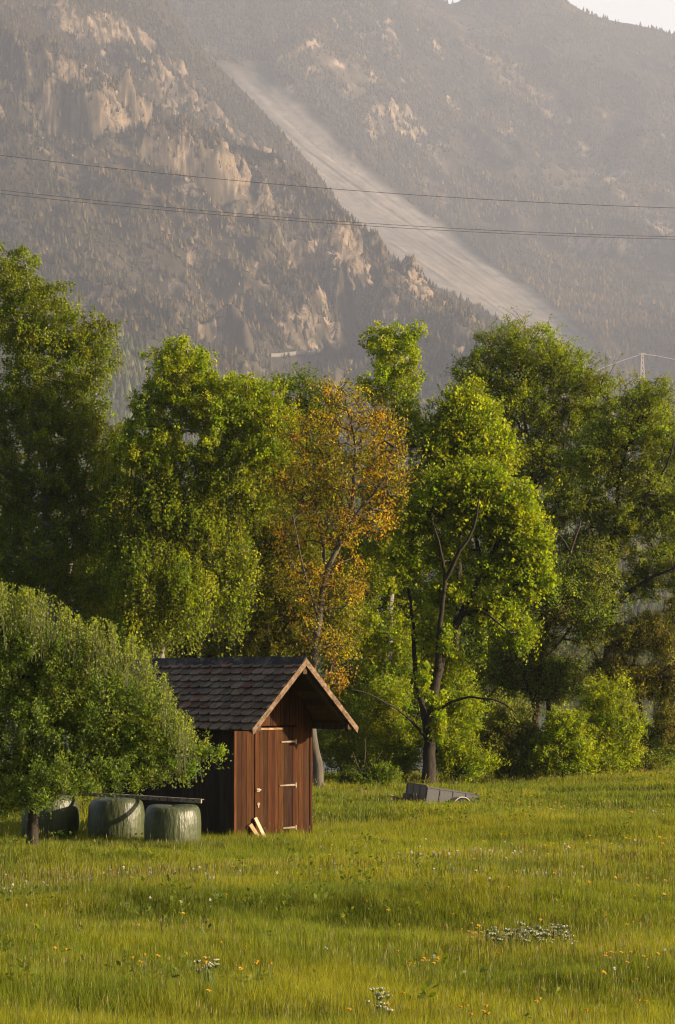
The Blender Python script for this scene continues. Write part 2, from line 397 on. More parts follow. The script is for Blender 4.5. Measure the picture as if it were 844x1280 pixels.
# wood on the far river bank: many leaf clumps, one mass
gq = np.random.default_rng(77); n = 2600
cx = gq.uniform(-150, 150, n); cyy = gq.uniform(455, 640, n); cz = -1+gq.random(n)**.8*(5+11*fbm(cx/18, cyy/60, 3, 3))
P = np.repeat(np.stack([cx, cyy, cz], -1), 34, 0)+gq.normal(size=(n*34, 3))*1.25
Aq = gq.normal(size=P.shape); Aq /= np.linalg.norm(Aq, axis=1)[:, None]; Bq = np.cross(Aq, gq.normal(size=P.shape)); Bq /= np.linalg.norm(Bq, axis=1)[:, None]
Lq = .35+.35*gq.random(len(P))[:, None]
V = np.stack([P, P+Aq*Lq+Bq*Lq*.7, P+Aq*Lq*2, P+Aq*Lq-Bq*Lq*.7], 1).reshape(-1, 3)
cq = np.array([(.06, .08, .02), (.08, .095, .022), (.07, .065, .022), (.05, .06, .02)])[np.repeat(gq.integers(0, 4, n), 34*4)]*np.repeat(.7+.6*gq.random((len(P), 1)), 4, 0)
tag(mesh_np('far_bank_wood', V, np.arange(len(V)).reshape(-1, 4), None, cq, M_leaf), kind='stuff')

# ------------------------------------------------------------------ trees
def unit(v): return v/(np.linalg.norm(v, axis=-1, keepdims=True)+1e-9)
LS = .92
def leaves_mesh(name, P, A, N, L, W, col, parent, mat, tw=None):
    """P base points, A axis, N normal, L length, W width"""
    B = unit(np.cross(A, N)); N2 = np.cross(B, A)
    L = L[:, None]; W = W[:, None]
    V = np.stack([P, P+A*L*.45+B*W*.5+N2*W*.16, P+A*L, P+A*L*.45-B*W*.5+N2*W*.16], 1).reshape(-1, 3)
    Q = np.arange(len(P)*4).reshape(-1, 4)
    col = np.repeat(col, 4, 0)
    if tw is not None:
        Q = np.concatenate([Q, np.asarray(tw[1])+len(V)]); V = np.concatenate([V, tw[0]]); col = np.concatenate([col, np.tile(np.array(tw[2]), (len(tw[0]), 1))])
    return mesh_np(name, V, Q, None, col, mat, parent)

def curve_pts(P, step):
    P = np.asarray(P, float); out = []; n = len(P)
    for i in range(n-1):
        p0 = P[max(i-1, 0)]; p1 = P[i]; p2 = P[i+1]; p3 = P[min(i+2, n-1)]
        k = max(2, int(np.linalg.norm(p2-p1)/step))
        for t in np.arange(k)/k:
            out.append(.5*((2*p1)+(-p0+p2)*t+(2*p0-5*p1+4*p2-p3)*t*t+(-p0+3*p1-3*p2+p3)*t**3))
    out.append(P[-1]); return np.array(out)

def tree(name, label, cat, Y, trunks, lobes, pal, group=None, n_clump=260, clump_r=.55, twigs=9, per_twig=16, leaf=(.085, .06),
         bark=None, weep=0., up=.35, fill=.35, droop=.35, flat=.75, twig_r=.006, rt=.011, clvar=.16, seed=0, crown='crown', stem='trunk', dscale=.85, mat=None, rough=.12, wscale=1.0, jit=.10, weep_top=None, shoots=(), twig_col=(.055, .045, .025)):
    g = np.random.default_rng(seed+1000)
    mpp = Y/F
    base = None; nodes = []; tang = []; paths = []
    for tr in trunks:
        pts = tr['p']; r0, r1 = tr['r']
        P = np.array([at(q[0], q[1], Y+(q[2] if len(q) > 2 else 0)) for q in pts])
        if base is None:
            P[0, 2] = gzs(P[0, 0], P[0, 1])-.15; base = P[0].copy(); base[2] += .15
        cp = curve_pts(P, .3)
        cp[1:-1] += (g.random((len(cp)-2, 3))-.5)*.05
        rr = np.linspace(r0, r1, len(cp))
        if not paths: rr[:3] *= np.array([1.45, 1.2, 1.07])[:len(rr[:3])]
        paths.append((cp, rr)); nodes += list(cp); tg = np.gradient(cp, axis=0); tang += list(unit(tg))
    ntr = len(nodes)
    # clump centres
    w = np.array([l[2]*l[3]*math.sqrt(l[2]*l[3]) for l in lobes]); w = w**.8; w /= w.sum()
    cl = []; tries = 0; md = clump_r*.62
    grid = {}
    crm = []
    while len(cl) < n_clump and tries < n_clump*40:
        tries += 1
        l = lobes[(tries//3) % len(lobes)] if tries < 12*len(lobes) else lobes[g.choice(len(lobes), p=w)]
        c = at(l[0], l[1], Y+(l[4] if len(l) > 4 else 0)); rx, ry = l[2]*mpp, l[3]*mpp; rd = dscale*math.sqrt(rx*ry)
        d = unit(g.normal(size=3)); s = fill+(1-fill)*g.random()**.6
        p = c+d*s*np.array([max(rx-clump_r*.5, .1), rd, max(ry-clump_r*.4, .1)])*(1+rough*g.normal())
        if p[2] < gzs(p[0], p[1])+clump_r*.3: continue
        key = tuple((p//md).astype(int)); ok = True
        for i in (-1, 0, 1):
            for j in (-1, 0, 1):
                for k in (-1, 0, 1):
                    for q in grid.get((key[0]+i, key[1]+j, key[2]+k), ()):
                        if np.sum((q-p)**2) < md*md: ok = False
        if not ok: continue
        grid.setdefault(key, []).append(p); cl.append(p); crm.append(min(rx, ry)/clump_r)
    cl = np.array(cl)
    # branches
    cap = ntr+len(cl)*10+10
    N = np.zeros((cap, 3)); T = np.zeros((cap, 3)); par = np.full(cap, -1); cnt = np.zeros(cap); lev = np.zeros(cap)
    N[:ntr] = nodes; T[:ntr] = tang; nn = ntr
    d0 = np.min(np.linalg.norm(cl[:, None]-N[None, :ntr:3], axis=2), axis=1)
    br = []; cdir = np.zeros_like(cl)
    for ci in np.argsort(d0):
        c = cl[ci]; v = c-N[:nn]; dist = np.linalg.norm(v, axis=1)+1e-6
        cost = dist*(1+.9*np.maximum(0, -v[:, 2]/dist)+.25*np.maximum(0, v[:, 2]/dist-.85))+.12*lev[:nn]
        b = int(np.argmin(cost)); p0 = N[b]; L = dist[b]
        t0 = unit(T[b]*.5+v[b]/L+np.array([0, 0, up])); t1 = unit(v[b]/L*1.0+np.array([0, 0, .25*up-weep*.4]))
        k = int(np.clip(L/.35, 2, 9)); ts = np.linspace(0, 1, k+1)[1:]
        h = lambda t: ((2*t**3-3*t**2+1)*p0[:, None]+(t**3-2*t**2+t)*t0[:, None]*L+(-2*t**3+3*t**2)*c[:, None]+(t**3-t**2)*t1[:, None]*L).T
        pts = h(ts); pts[:-1] += (g.random((k-1, 3))-.5)*jit*min(L, 1.5)*.6
        ids = list(range(nn, nn+k)); N[nn:nn+k] = pts; T[nn:nn+k] = unit(np.gradient(np.vstack([p0, pts]), axis=0)[1:])
        par[ids[0]] = b; par[ids[1:]] = ids[:-1]; lev[nn:nn+k] = lev[b]+np.arange(1, k+1)*.25
        br.append((b, ids)); cdir[ci] = T[nn+k-1]; cnt[nn+k-1] += 1; nn += k
    for i in range(nn-1, ntr-1, -1):
        if par[i] >= 0: cnt[par[i]] += cnt[i]
    root = empty(name, base); tag(root, label, cat, group)
    Vs = []; Fs = []; off = 0
    def put(V, Fq):
        nonlocal off
        Vs.append(V); Fs.append(np.array(Fq)+off); off += len(V)
    for k, (cp, rr) in enumerate(paths): put(*tube_arr(cp, rr*(1+.10*(g.random(len(rr))-.5)), 9))
    trr = np.concatenate([p[1] for p in paths])
    for b, ids in br:
        r = np.concatenate([[0], rt*np.maximum(cnt[ids], 1)**.5]); r[0] = r[1]*1.1
        if b < ntr: r = np.minimum(r, trr[b]*.8)
        put(*tube_arr(np.vstack([N[b], N[ids]]), r, 5))
    # twigs (three sided, two segments) and leaves along them
    nc = len(cl); k = twigs
    c = np.repeat(cl, k, 0); cd = np.repeat(cdir, k, 0)
    dr = unit(g.normal(size=(nc*k, 3))*np.array([1, 1, flat])+cd*.55+np.array([0, 0, .25*up]))
    cs = .55+.95*g.random(nc)**1.3; cs = np.where(g.random(nc) < .10, cs*1.7, cs)*np.clip(np.array(crm)/1.1, .45, 1); cs = np.repeat(cs, k)
    ln = clump_r*(.5+.8*g.random(nc*k))*cs
    st = c+(g.random((nc*k, 3))-.5)*clump_r*.55*cs[:, None]
    if weep > 0:
        hang = weep*np.repeat(.25+1.3*g.random(nc)**1.6, k)*(.4+.9*g.random(nc*k))
        if weep_top is not None: hang = hang*np.where(c[:, 2] < at(400, weep_top, Y)[2], 2.1, .45)
        mid = st+dr*(ln*.45)[:, None]*np.array([1, 1, .4]); en = mid+np.stack([dr[:, 0]*.15, dr[:, 1]*.15, -np.ones(nc*k)], -1)*hang[:, None]
    else:
        en = st+dr*ln[:, None]; mid = (st+en)/2+np.array([0, 0, .06])*ln[:, None]*np.sign(up+.01)
    if len(shoots):
        ex = np.array([at(q[0], q[1], Y+q[2]) for q in shoots for _ in range(7)])
        lo = ex+np.stack([g.normal(size=len(ex))*.11, g.normal(size=len(ex))*.11, -np.repeat([q[3] for q in shoots], 7)], -1)
        st = np.concatenate([st, lo]); en = np.concatenate([en, ex]); mid = np.concatenate([mid, (lo+ex)/2]); dr = np.concatenate([dr, unit(ex-lo)])
    ntw = len(st)
    en[:, 2] = np.maximum(en[:, 2], .05)
    th = np.arange(3)*2*math.pi/3
    ring = np.stack([np.cos(th), np.sin(th), np.zeros(3)], -1); ring2 = np.stack([np.cos(th), np.zeros(3), np.sin(th)], -1)
    rg = (ring+ring2)*.75
    TV = np.stack([st[:, None]+rg*twig_r*1.3, mid[:, None]+rg*twig_r, en[:, None]+rg*twig_r*.35], 1).reshape(-1, 3)
    bq = (np.arange(ntw)*9)[:, None]
    TQ = np.concatenate([np.concatenate([bq+s*3+j, bq+s*3+(j+1) % 3, bq+s*3+3+(j+1) % 3, bq+s*3+3+j], 1) for s in (0, 1) for j in range(3)])
    mesh_o = mesh_np(stem, np.concatenate(Vs)-base, np.concatenate(Fs), None, None, bark or M_bark, root, smooth=True)
    m_ = int(round(per_twig*1.6)); nl = ntw*m_
    s = (.08+.95*g.random((ntw, m_)))
    a1 = np.minimum(s*2, 1)[..., None]; a2 = np.clip(s*2-1, 0, 1)[..., None]
    P = (st[:, None]*(1-a1)+mid[:, None]*a1)*(1-(a2 > 0))+(mid[:, None]*(1-a2)+en[:, None]*a2)*(a2 > 0)
    if weep > 0:      # most leaves hang on the strand
        s2 = g.random((ntw, m_))[..., None]; sel = (g.random((ntw, m_)) < .75)[..., None]
        P = np.where(sel, mid[:, None]*(1-s2)+en[:, None]*s2, P)
    P = P.reshape(-1, 3)+g.normal(size=(nl, 3))*leaf[0]*wscale*.75
    P[:, 2] = np.maximum(P[:, 2], gz(P[:, 0], P[:, 1])+.02)
    dd = np.repeat(dr, m_, 0)
    A = unit(g.normal(size=(nl, 3))*.8+dd*.5+np.array([0, 0, -droop]))
    Nn = unit(g.normal(size=(nl, 3))*.75+np.array([0, 0, .22])+dd*.45)
    sz = (.45+1.15*g.random(nl)**1.3)
    pal = np.array(pal)
    pad = lambda v: np.concatenate([np.repeat(v, k), np.full(ntw-nc*k, v[-1])])
    ck = np.repeat(pad(g.integers(0, len(pal), nc)), m_)
    mixr = g.random((nl, 1)); kk = g.integers(0, len(pal), nl)
    col = pal[ck]*.65+pal[kk]*.35
    vcl = np.repeat(pad(1+clvar*g.normal(size=nc)), m_)[:, None]
    col = np.clip(col*vcl*(.75+.5*mixr), .004, .6)
    hue = np.repeat(pad(g.normal(size=nc)), m_)*.06; col[:, 0] *= 1+hue
    leaves_mesh(crown, P-base, A, Nn, leaf[0]*sz*LS, leaf[1]*sz*LS, col, root, mat or M_leaf, (TV-base, TQ, twig_col))
    return root

G_FRESH = [(0.1823, 0.2408, 0.012), (0.2168, 0.2632, 0.012), (0.1478, 0.2128, 0.012), (0.2464, 0.2744, 0.016)]
G_BIRCH = [(0.1231, 0.1679, 0.012), (0.1478, 0.1866, 0.014), (0.0944, 0.1399, 0.012), (0.1724, 0.2006, 0.016)]
G_MAPLE = [(0.1905, 0.243, 0.011), (0.2276, 0.2646, 0.012), (0.1588, 0.2214, 0.011)]
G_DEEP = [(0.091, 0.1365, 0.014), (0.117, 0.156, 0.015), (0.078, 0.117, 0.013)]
G_OLIVE = [(0.144, 0.1944, 0.016), (0.1718, 0.2052, 0.018), (0.1161, 0.1674, 0.014), (0.1904, 0.2214, 0.02)]
G_ORANGE = [(.44, .25, .022), (.46, .29, .024), (.36, .19, .024), (.38, .30, .022), (.26, .24, .022), (.20, .22, .018), (.18, .205, .016), (.22, .23, .02)]
G_BROWN = [(0.1716, 0.1803, 0.032), (0.1445, 0.1482, 0.032), (0.1535, 0.2061, 0.026), (0.1445, 0.2253, 0.022), (0.1264, 0.2126, 0.018)]
G_PALE = [(.16, .18, .05), (.185, .20, .055), (.135, .16, .04)]
G_APPLE = [(.130, .190, .030), (.155, .21, .036), (.105, .165, .026), (.18, .23, .048)]

# tall birches on the left
tree('birch_tree', 'tall dark green birch at the left picture edge, its top above the apple tree', 'tree', 78.5,
     [dict(p=[(70, 985), (66, 850), (60, 700), (50, 520), (40, 400), (32, 330)], r=(.20, .03)), dict(p=[(66, 800, 0), (100, 650, .6), (118, 520, 1), (122, 420, 1)], r=(.12, .02))],
     [(25, 385, 60, 70), (70, 400, 40, 50), (60, 470, 78, 80), (30, 350, 40, 40), (120, 430, 34, 52), (35, 560, 90, 100), (105, 560, 55, 90), (135, 640, 40, 90), (40, 680, 90, 90), (110, 690, 60, 80), (30, 320, 25, 18)],
     G_BIRCH, n_clump=820, clump_r=.52, twigs=9, per_twig=15, leaf=(.075, .058), bark=M_birch, weep=.40, up=.5, seed=1, dscale=.8)
tree('birch_tree', 'weeping birch with hanging strands of yellow-green leaves behind the hut roof', 'tree', 76,
     [dict(p=[(188, 984), (196, 880), (206, 760), (214, 640), (226, 520), (236, 430)], r=(.19, .03)), dict(p=[(206, 760, 0), (250, 660, .4), (290, 590, .6), (320, 540, .6)], r=(.10, .02)),
      dict(p=[(196, 860, 0), (184, 770, .5), (182, 660, .8), (190, 580, .8)], r=(.09, .02))],
     [(232, 470, 52, 52), (285, 510, 75, 50), (335, 545, 45, 55), (300, 580, 70, 55), (200, 570, 48, 60), (215, 640, 55, 60), (255, 640, 50, 60), (185, 715, 42, 55, -.8), (180, 770, 40, 36, -.8), (230, 730, 40, 50, -.8), (290, 695, 38, 40), (280, 740, 36, 30), (190, 520, 34, 42), (352, 590, 32, 45), (150, 640, 30, 60), (165, 560, 26, 40)],
     G_FRESH, n_clump=880, clump_r=.52, twigs=9, per_twig=15, leaf=(.075, .058), bark=M_birch, weep=.55, weep_top=585, up=.5, seed=2, dscale=.7)
tree('birch_tree', 'slim birch with white trunk and rounded top rising left of the dark-trunked tree', 'tree', 84,
     [dict(p=[(470, 978), (478, 900), (486, 800), (490, 700), (494, 600), (494, 500), (494, 415)], r=(.17, .025))],
     [(493, 428, 40, 32), (492, 475, 46, 40), (500, 530, 40, 45), (478, 600, 38, 50), (505, 640, 38, 50), (470, 700, 42, 50), (490, 800, 40, 50), (455, 780, 36, 40)],
     G_FRESH, n_clump=300, clump_r=.55, twigs=9, per_twig=15, leaf=(.085, .065), bark=M_birch, weep=.2, up=.5, seed=3)
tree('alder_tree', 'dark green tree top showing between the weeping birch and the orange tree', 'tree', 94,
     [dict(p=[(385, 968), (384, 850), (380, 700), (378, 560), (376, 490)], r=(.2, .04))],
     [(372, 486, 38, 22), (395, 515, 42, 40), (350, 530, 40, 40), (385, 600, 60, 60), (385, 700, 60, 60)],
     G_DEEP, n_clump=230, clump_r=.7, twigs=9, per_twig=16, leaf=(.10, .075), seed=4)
tree('copper_leaved_tree', 'orange and copper leaved tree with pale leaning trunk beside the hut', 'tree', 70,
     [dict(p=[(399, 989), (397, 955), (389, 905), (390, 850), (398, 780), (408, 720), (428, 670), (440, 625), (444, 560), (432, 500)], r=(.15, .02)),
      dict(p=[(408, 720, 0), (404, 680, .3), (396, 640, .5), (400, 600, .5), (412, 570, .4)], r=(.06, .015)), dict(p=[(398, 770, 0), (384, 730, -.4), (374, 690, -.7), (366, 640, -.8)], r=(.05, .012)),
      dict(p=[(428, 670, 0), (455, 630, -.3), (480, 600, -.5), (492, 560, -.5)], r=(.045, .012))],
     [(428, 496, 42, 30), (400, 545, 54, 40), (470, 540, 50, 40), (440, 595, 70, 44), (376, 605, 46, 46), (494, 590, 34, 44), (368, 660, 32, 44), (425, 655, 50, 36), (470, 650, 30, 34), (385, 730, 36, 40), (430, 730, 34, 40), (395, 795, 34, 28), (425, 815, 30, 30), (420, 850, 26, 24), (362, 700, 24, 40)],
     G_ORANGE, n_clump=360, clump_r=.46, twigs=8, per_twig=5, leaf=(.078, .042), bark=M_bark_g, up=.5, droop=.6, seed=5, jit=.16)
tree('poplar_tree', 'bright yellow-green tree top rising behind the crown of the dark-trunked tree', 'tree', 83,
     [dict(p=[(566, 977), (568, 850), (574, 700), (580, 580), (582, 500)], r=(.18, .03))],
     [(583, 505, 28, 28), (590, 540, 46, 36), (555, 560, 34, 38), (575, 600, 50, 40), (620, 570, 28, 32), (540, 620, 36, 40)],
     G_FRESH, n_clump=300, clump_r=.55, twigs=9, per_twig=15, leaf=(.09, .075), seed=6)
tree('maple_tree', 'dark-trunked spreading tree with bright green crown standing behind the old trailer', 'tree', 76,
     [dict(p=[(537, 979), (537, 940), (540, 890), (548, 838), (560, 800), (578, 765), (592, 738), (604, 712), (618, 685), (630, 660), (640, 640)], r=(.22, .045)),
      dict(p=[(537, 940, 0), (529, 890, .3), (519, 840, .5), (516, 780, .6), (510, 730, .6), (506, 690, .5)], r=(.12, .02)),
      dict(p=[(548, 838, 0), (549, 790, -.6), (556, 730, -1), (552, 690, -1.1), (540, 650, -1.2)], r=(.11, .025)),
      dict(p=[(556, 725, -1), (575, 690, -1.4), (592, 660, -1.6), (600, 620, -1.6)], r=(.08, .02)),
      dict(p=[(604, 712, 0), (596, 675, .5), (600, 640, .7), (590, 610, .8)], r=(.09, .02)),
      dict(p=[(575, 770, 0), (600, 762, -.8), (625, 780, -1.3), (648, 800, -1.6)], r=(.06, .012)),
      dict(p=[(536, 925, 0), (505, 893, -.8), (470, 872, -1.4), (440, 862, -1.8)], r=(.055, .012)),
      dict(p=[(538, 900, 0), (566, 876, -.7), (600, 872, -1.3), (630, 880, -1.7), (650, 898, -1.9)], r=(.06, .012))],
     [(590, 612, 58, 30), (632, 640, 42, 38), (548, 628, 36, 28), (660, 682, 30, 34), (672, 715, 20, 26), (600, 640, 50, 30), (520, 650, 26, 28), (620, 712, 26, 22), (612, 765, 34, 20), (648, 792, 22, 20), (560, 690, 22, 20), (505, 700, 22, 26), (655, 735, 22, 22), (560, 745, 30, 20), (556, 800, 12, 26, -.5), (530, 850, 8, 30, -.4), (548, 900, 9, 34, -.4), (535, 790, 20, 24, .5)],
     G_MAPLE, n_clump=560, clump_r=.42, twigs=9, per_twig=13, leaf=(.085, .080), up=.3, droop=.5, seed=7, jit=.2, flat=.6, fill=.25)
tree('willow_tree', 'large round-topped willow with many thin dark stems against the hazy mountain', 'tree', 94,
     [dict(p=[(690, 966), (688, 880), (682, 780), (676, 690), (668, 600), (655, 520), (648, 450)], r=(.24, .03)), dict(p=[(682, 780, 0), (660, 690, .5), (645, 600, .8), (640, 520, 1)], r=(.11, .02)),
      dict(p=[(682, 760, 0), (692, 680, -.8), (698, 600, -1), (712, 520, -1.2)], r=(.11, .02)), dict(p=[(676, 690, 0), (684, 600, 1), (686, 520, 1.4), (690, 460, 1.5)], r=(.09, .02)),
      dict(p=[(698, 610, -1), (725, 570, -1), (748, 535, -1), (760, 505, -1)], r=(.07, .015))],
     [(652, 440, 62, 38), (598, 465, 40, 34), (640, 490, 60, 45), (702, 465, 58, 44), (740, 500, 42, 42), (690, 530, 60, 45), (615, 530, 42, 42), (750, 550, 36, 40), (655, 575, 60, 40), (700, 590, 50, 36)],
     G_OLIVE, n_clump=560, clump_r=.48, twigs=9, per_twig=14, leaf=(.080, .048), bark=M_bark, up=.7, seed=8, fill=.2, flat=.8)
tree('willow_tree', 'broad willow at the right edge with layered drooping olive-green branches', 'tree', 89,
     [dict(p=[(752, 970), (756, 880), (762, 780), (768, 690), (772, 610), (790, 540)], r=(.25, .03)), dict(p=[(762, 790, 0), (730, 720, -.8), (700, 670, -1.2), (676, 648, -1.4)], r=(.10, .015)),
      dict(p=[(764, 760, 0), (800, 730, -.6), (830, 715, -1), (862, 705, -1.2)], r=(.10, .02)), dict(p=[(768, 690, 0), (745, 620, .8), (740, 570, 1)], r=(.08, .02)),
      dict(p=[(768, 680, 0), (800, 630, -.5), (830, 590, -.8), (842, 550, -1)], r=(.09, .02)), dict(p=[(758, 850, 0), (735, 790, -1), (726, 730, -1.4)], r=(.08, .02))],
     [(805, 505, 42, 36), (785, 540, 50, 40), (835, 560, 46, 48), (745, 570, 44, 36), (800, 600, 60, 40), (720, 628, 52, 34), (680, 650, 40, 28), (780, 650, 62, 36), (845, 640, 44, 46), (740, 690, 60, 32), (825, 700, 50, 32), (865, 720, 40, 50), (700, 705, 40, 26), (790, 730, 50, 30), (730, 750, 44, 30)],
     G_OLIVE, n_clump=680, clump_r=.48, twigs=9, per_twig=14, leaf=(.080, .048), bark=M_bark, up=.4, seed=9, fill=.2, flat=.6, droop=.5)
tree('twiggy_tree', 'brown half-bare tree with a tangle of twigs right of the dark-trunked tree', 'tree', 85,
     [dict(p=[(668, 970), (670, 900), (676, 830), (690, 760), (710, 700), (726, 650)], r=(.16, .03)), dict(p=[(670, 890, 0), (650, 830, -.6), (632, 790, -1)], r=(.08, .015)),
      dict(p=[(676, 830, 0), (710, 790, .5), (740, 750, .8)], r=(.07, .015))],
     [(700, 745, 42, 50), (660, 790, 44, 44), (735, 770, 40, 44), (640, 830, 40, 40), (690, 850, 50, 36), (745, 715, 30, 36), (670, 720, 24, 28)],
     G_BROWN, n_clump=360, clump_r=.52, twigs=13, per_twig=7, leaf=(.08, .042), bark=M_bark_b, up=.3, seed=10, twig_r=.009, rt=.014, jit=.25, fill=.15)
tree('drooping_willow', 'feathery olive tree with drooping brown twigs over the water at the right edge', 'tree', 83,
     [dict(p=[(812, 968), (806, 930), (800, 880), (790, 840), (800, 810), (820, 790)], r=(.12, .02)), dict(p=[(800, 875, 0), (826, 840, -.4), (848, 830, -.6)], r=(.06, .012)), dict(p=[(806, 930, 0), (830, 900, .4), (850, 880, .5)], r=(.05, .012))],
     [(808, 785, 38, 26), (835, 800, 34, 30), (785, 800, 30, 24), (850, 760, 24, 26), (840, 850, 34, 30), (800, 850, 30, 26), (840, 900, 26, 30), (770, 835, 30, 24)],
     [(.17, .185, .022), (.15, .165, .022), (.185, .19, .026), (.15, .12, .03)], n_clump=250, clump_r=.45, twigs=12, per_twig=11, leaf=(.075, .032), bark=M_bark, weep=.40, up=.2, seed=12, twig_r=.008)
tree('ash_tree', 'thin pale-leaved tree at the far right, farther back than the willows', 'tree', 93,
     [dict(p=[(846, 955), (846, 800), (842, 650), (838, 560), (836, 500)], r=(.2, .03))],
     [(838, 510, 18, 16), (846, 545, 34, 30), (860, 600, 40, 40)],
     G_PALE, n_clump=90, clump_r=.6, twigs=9, per_twig=9, leaf=(.09, .05), bark=M_bark_g, seed=13)
tree('birch_tree', 'smaller young birch filling the space between the two tall left birches', 'tree', 82,
     [dict(p=[(152, 982), (150, 880), (154, 760), (150, 640), (152, 560)], r=(.12, .02))],
     [(152, 565, 26, 40), (150, 620, 40, 50), (140, 690, 44, 50), (160, 750, 46, 50), (140, 810, 50, 50)], G_BIRCH, n_clump=260, clump_r=.55, twigs=9, per_twig=13, leaf=(.08, .06), bark=M_birch, weep=.35, up=.5, seed=14)
tree('hazel_tree', 'mid-green many-stemmed tree behind the orange tree and the hut ridge', 'tree', 80,
     [dict(p=[(350, 982), (348, 880), (344, 780), (350, 690), (346, 640)], r=(.10, .02)), dict(p=[(350, 960, 0), (372, 860, .3), (380, 760, .5), (376, 680, .5)], r=(.08, .015)), dict(p=[(350, 950, 0), (328, 850, -.3), (318, 770, -.4)], r=(.07, .015))],
     [(345, 655, 36, 40), (378, 690, 40, 44), (330, 730, 44, 44), (375, 770, 46, 50), (330, 800, 50, 44), (290, 790, 36, 40), (420, 770, 34, 50)], [(.13, .16, .014), (.16, .17, .016), (.11, .14, .014), (.18, .165, .018)], n_clump=330, clump_r=.5, twigs=9, per_twig=11, leaf=(.08, .06), bark=M_bark_g, up=.5, seed=15)
# darker trees that close the gaps
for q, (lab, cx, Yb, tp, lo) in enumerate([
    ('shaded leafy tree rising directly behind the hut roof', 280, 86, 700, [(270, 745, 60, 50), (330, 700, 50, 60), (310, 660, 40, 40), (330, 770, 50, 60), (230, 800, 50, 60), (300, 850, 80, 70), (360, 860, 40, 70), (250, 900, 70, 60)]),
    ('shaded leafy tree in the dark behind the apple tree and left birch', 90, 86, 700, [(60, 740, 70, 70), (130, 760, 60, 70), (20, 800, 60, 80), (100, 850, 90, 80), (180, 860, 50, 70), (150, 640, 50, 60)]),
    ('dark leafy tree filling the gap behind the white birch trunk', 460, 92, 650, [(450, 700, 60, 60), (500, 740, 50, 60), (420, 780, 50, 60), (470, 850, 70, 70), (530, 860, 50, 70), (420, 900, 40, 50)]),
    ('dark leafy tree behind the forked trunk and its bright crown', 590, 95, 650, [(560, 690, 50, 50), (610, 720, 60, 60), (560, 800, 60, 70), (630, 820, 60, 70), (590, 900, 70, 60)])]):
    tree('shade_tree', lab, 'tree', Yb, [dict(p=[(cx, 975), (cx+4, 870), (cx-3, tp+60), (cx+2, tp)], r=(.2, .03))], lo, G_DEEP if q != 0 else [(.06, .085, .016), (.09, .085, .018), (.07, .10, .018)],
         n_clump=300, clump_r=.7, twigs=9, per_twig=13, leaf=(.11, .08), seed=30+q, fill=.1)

# bushes along the bank
def bush(label, Y, base, lobes, pal, n, seed, **kw):
    cx = base
    k = dict(n_clump=n, clump_r=.34, twigs=9, per_twig=13, leaf=(.07, .045), bark=M_bark_b, up=.6, seed=seed, crown='foliage', stem='stems', fill=.1, twig_r=.005, rt=.006)
    k.update(kw)
    by = 850+3.2*F/Y
    tr = [dict(p=[(cx, by), (cx-4, by-15), (cx-14, by-45)], r=(.04, .012)), dict(p=[(cx, by), (cx+8, by-20), (cx+22, by-45)], r=(.035, .01)), dict(p=[(cx, by), (cx+1, by-30), (cx+2, by-60)], r=(.035, .01))]
    return tree('bush', label, 'bush', Y, tr, lobes, pal, **k)
bush('tall rounded sunlit bush beside the water at the right', 80, 755, [(760, 880, 40, 36), (745, 915, 44, 40), (785, 915, 30, 36), (755, 945, 44, 26)], G_FRESH, 190, 51)
bush('pale grey-green bush right of the forked tree, twigs above it', 78.5, 640, [(640, 905, 36, 32), (620, 935, 36, 34), (665, 935, 30, 30), (640, 955, 50, 20)], G_PALE, 190, 52)
bush('low yellow-green bush between the pale bush and the tall rounded bush', 78, 706, [(705, 915, 28, 30), (690, 945, 34, 24), (722, 945, 28, 24)], G_FRESH, 150, 53)
bush('bright ivy-like bush hugging the right side of the dark forked trunk', 77, 570, [(566, 845, 26, 32), (572, 890, 32, 34), (566, 930, 34, 34), (580, 955, 40, 20)], G_MAPLE, 230, 54)
bush('green bush left of the dark forked trunk, above the trailer drawbar', 79, 480, [(482, 880, 34, 36), (470, 925, 40, 34), (505, 930, 28, 34), (485, 955, 44, 18)], G_FRESH, 220, 55)
bush('shaded bush in front of the dark wood, right of the hut door', 77, 430, [(430, 890, 32, 36), (420, 930, 30, 30), (445, 945, 30, 26)], G_OLIVE, 160, 56)
bush('brownish scrub at the water edge, rightmost bush on the bank', 84, 812, [(808, 925, 24, 30), (832, 940, 28, 22), (850, 915, 20, 30), (806, 952, 22, 18, -1.2), (790, 960, 20, 12, -1.2)], G_BROWN, 120, 57, per_twig=5, twigs=12)
bush('low dark herb clump on the bank left of the trailer', 72, 455, [(450, 975, 26, 12), (478, 972, 22, 14)], G_DEEP, 60, 58, clump_r=.28)

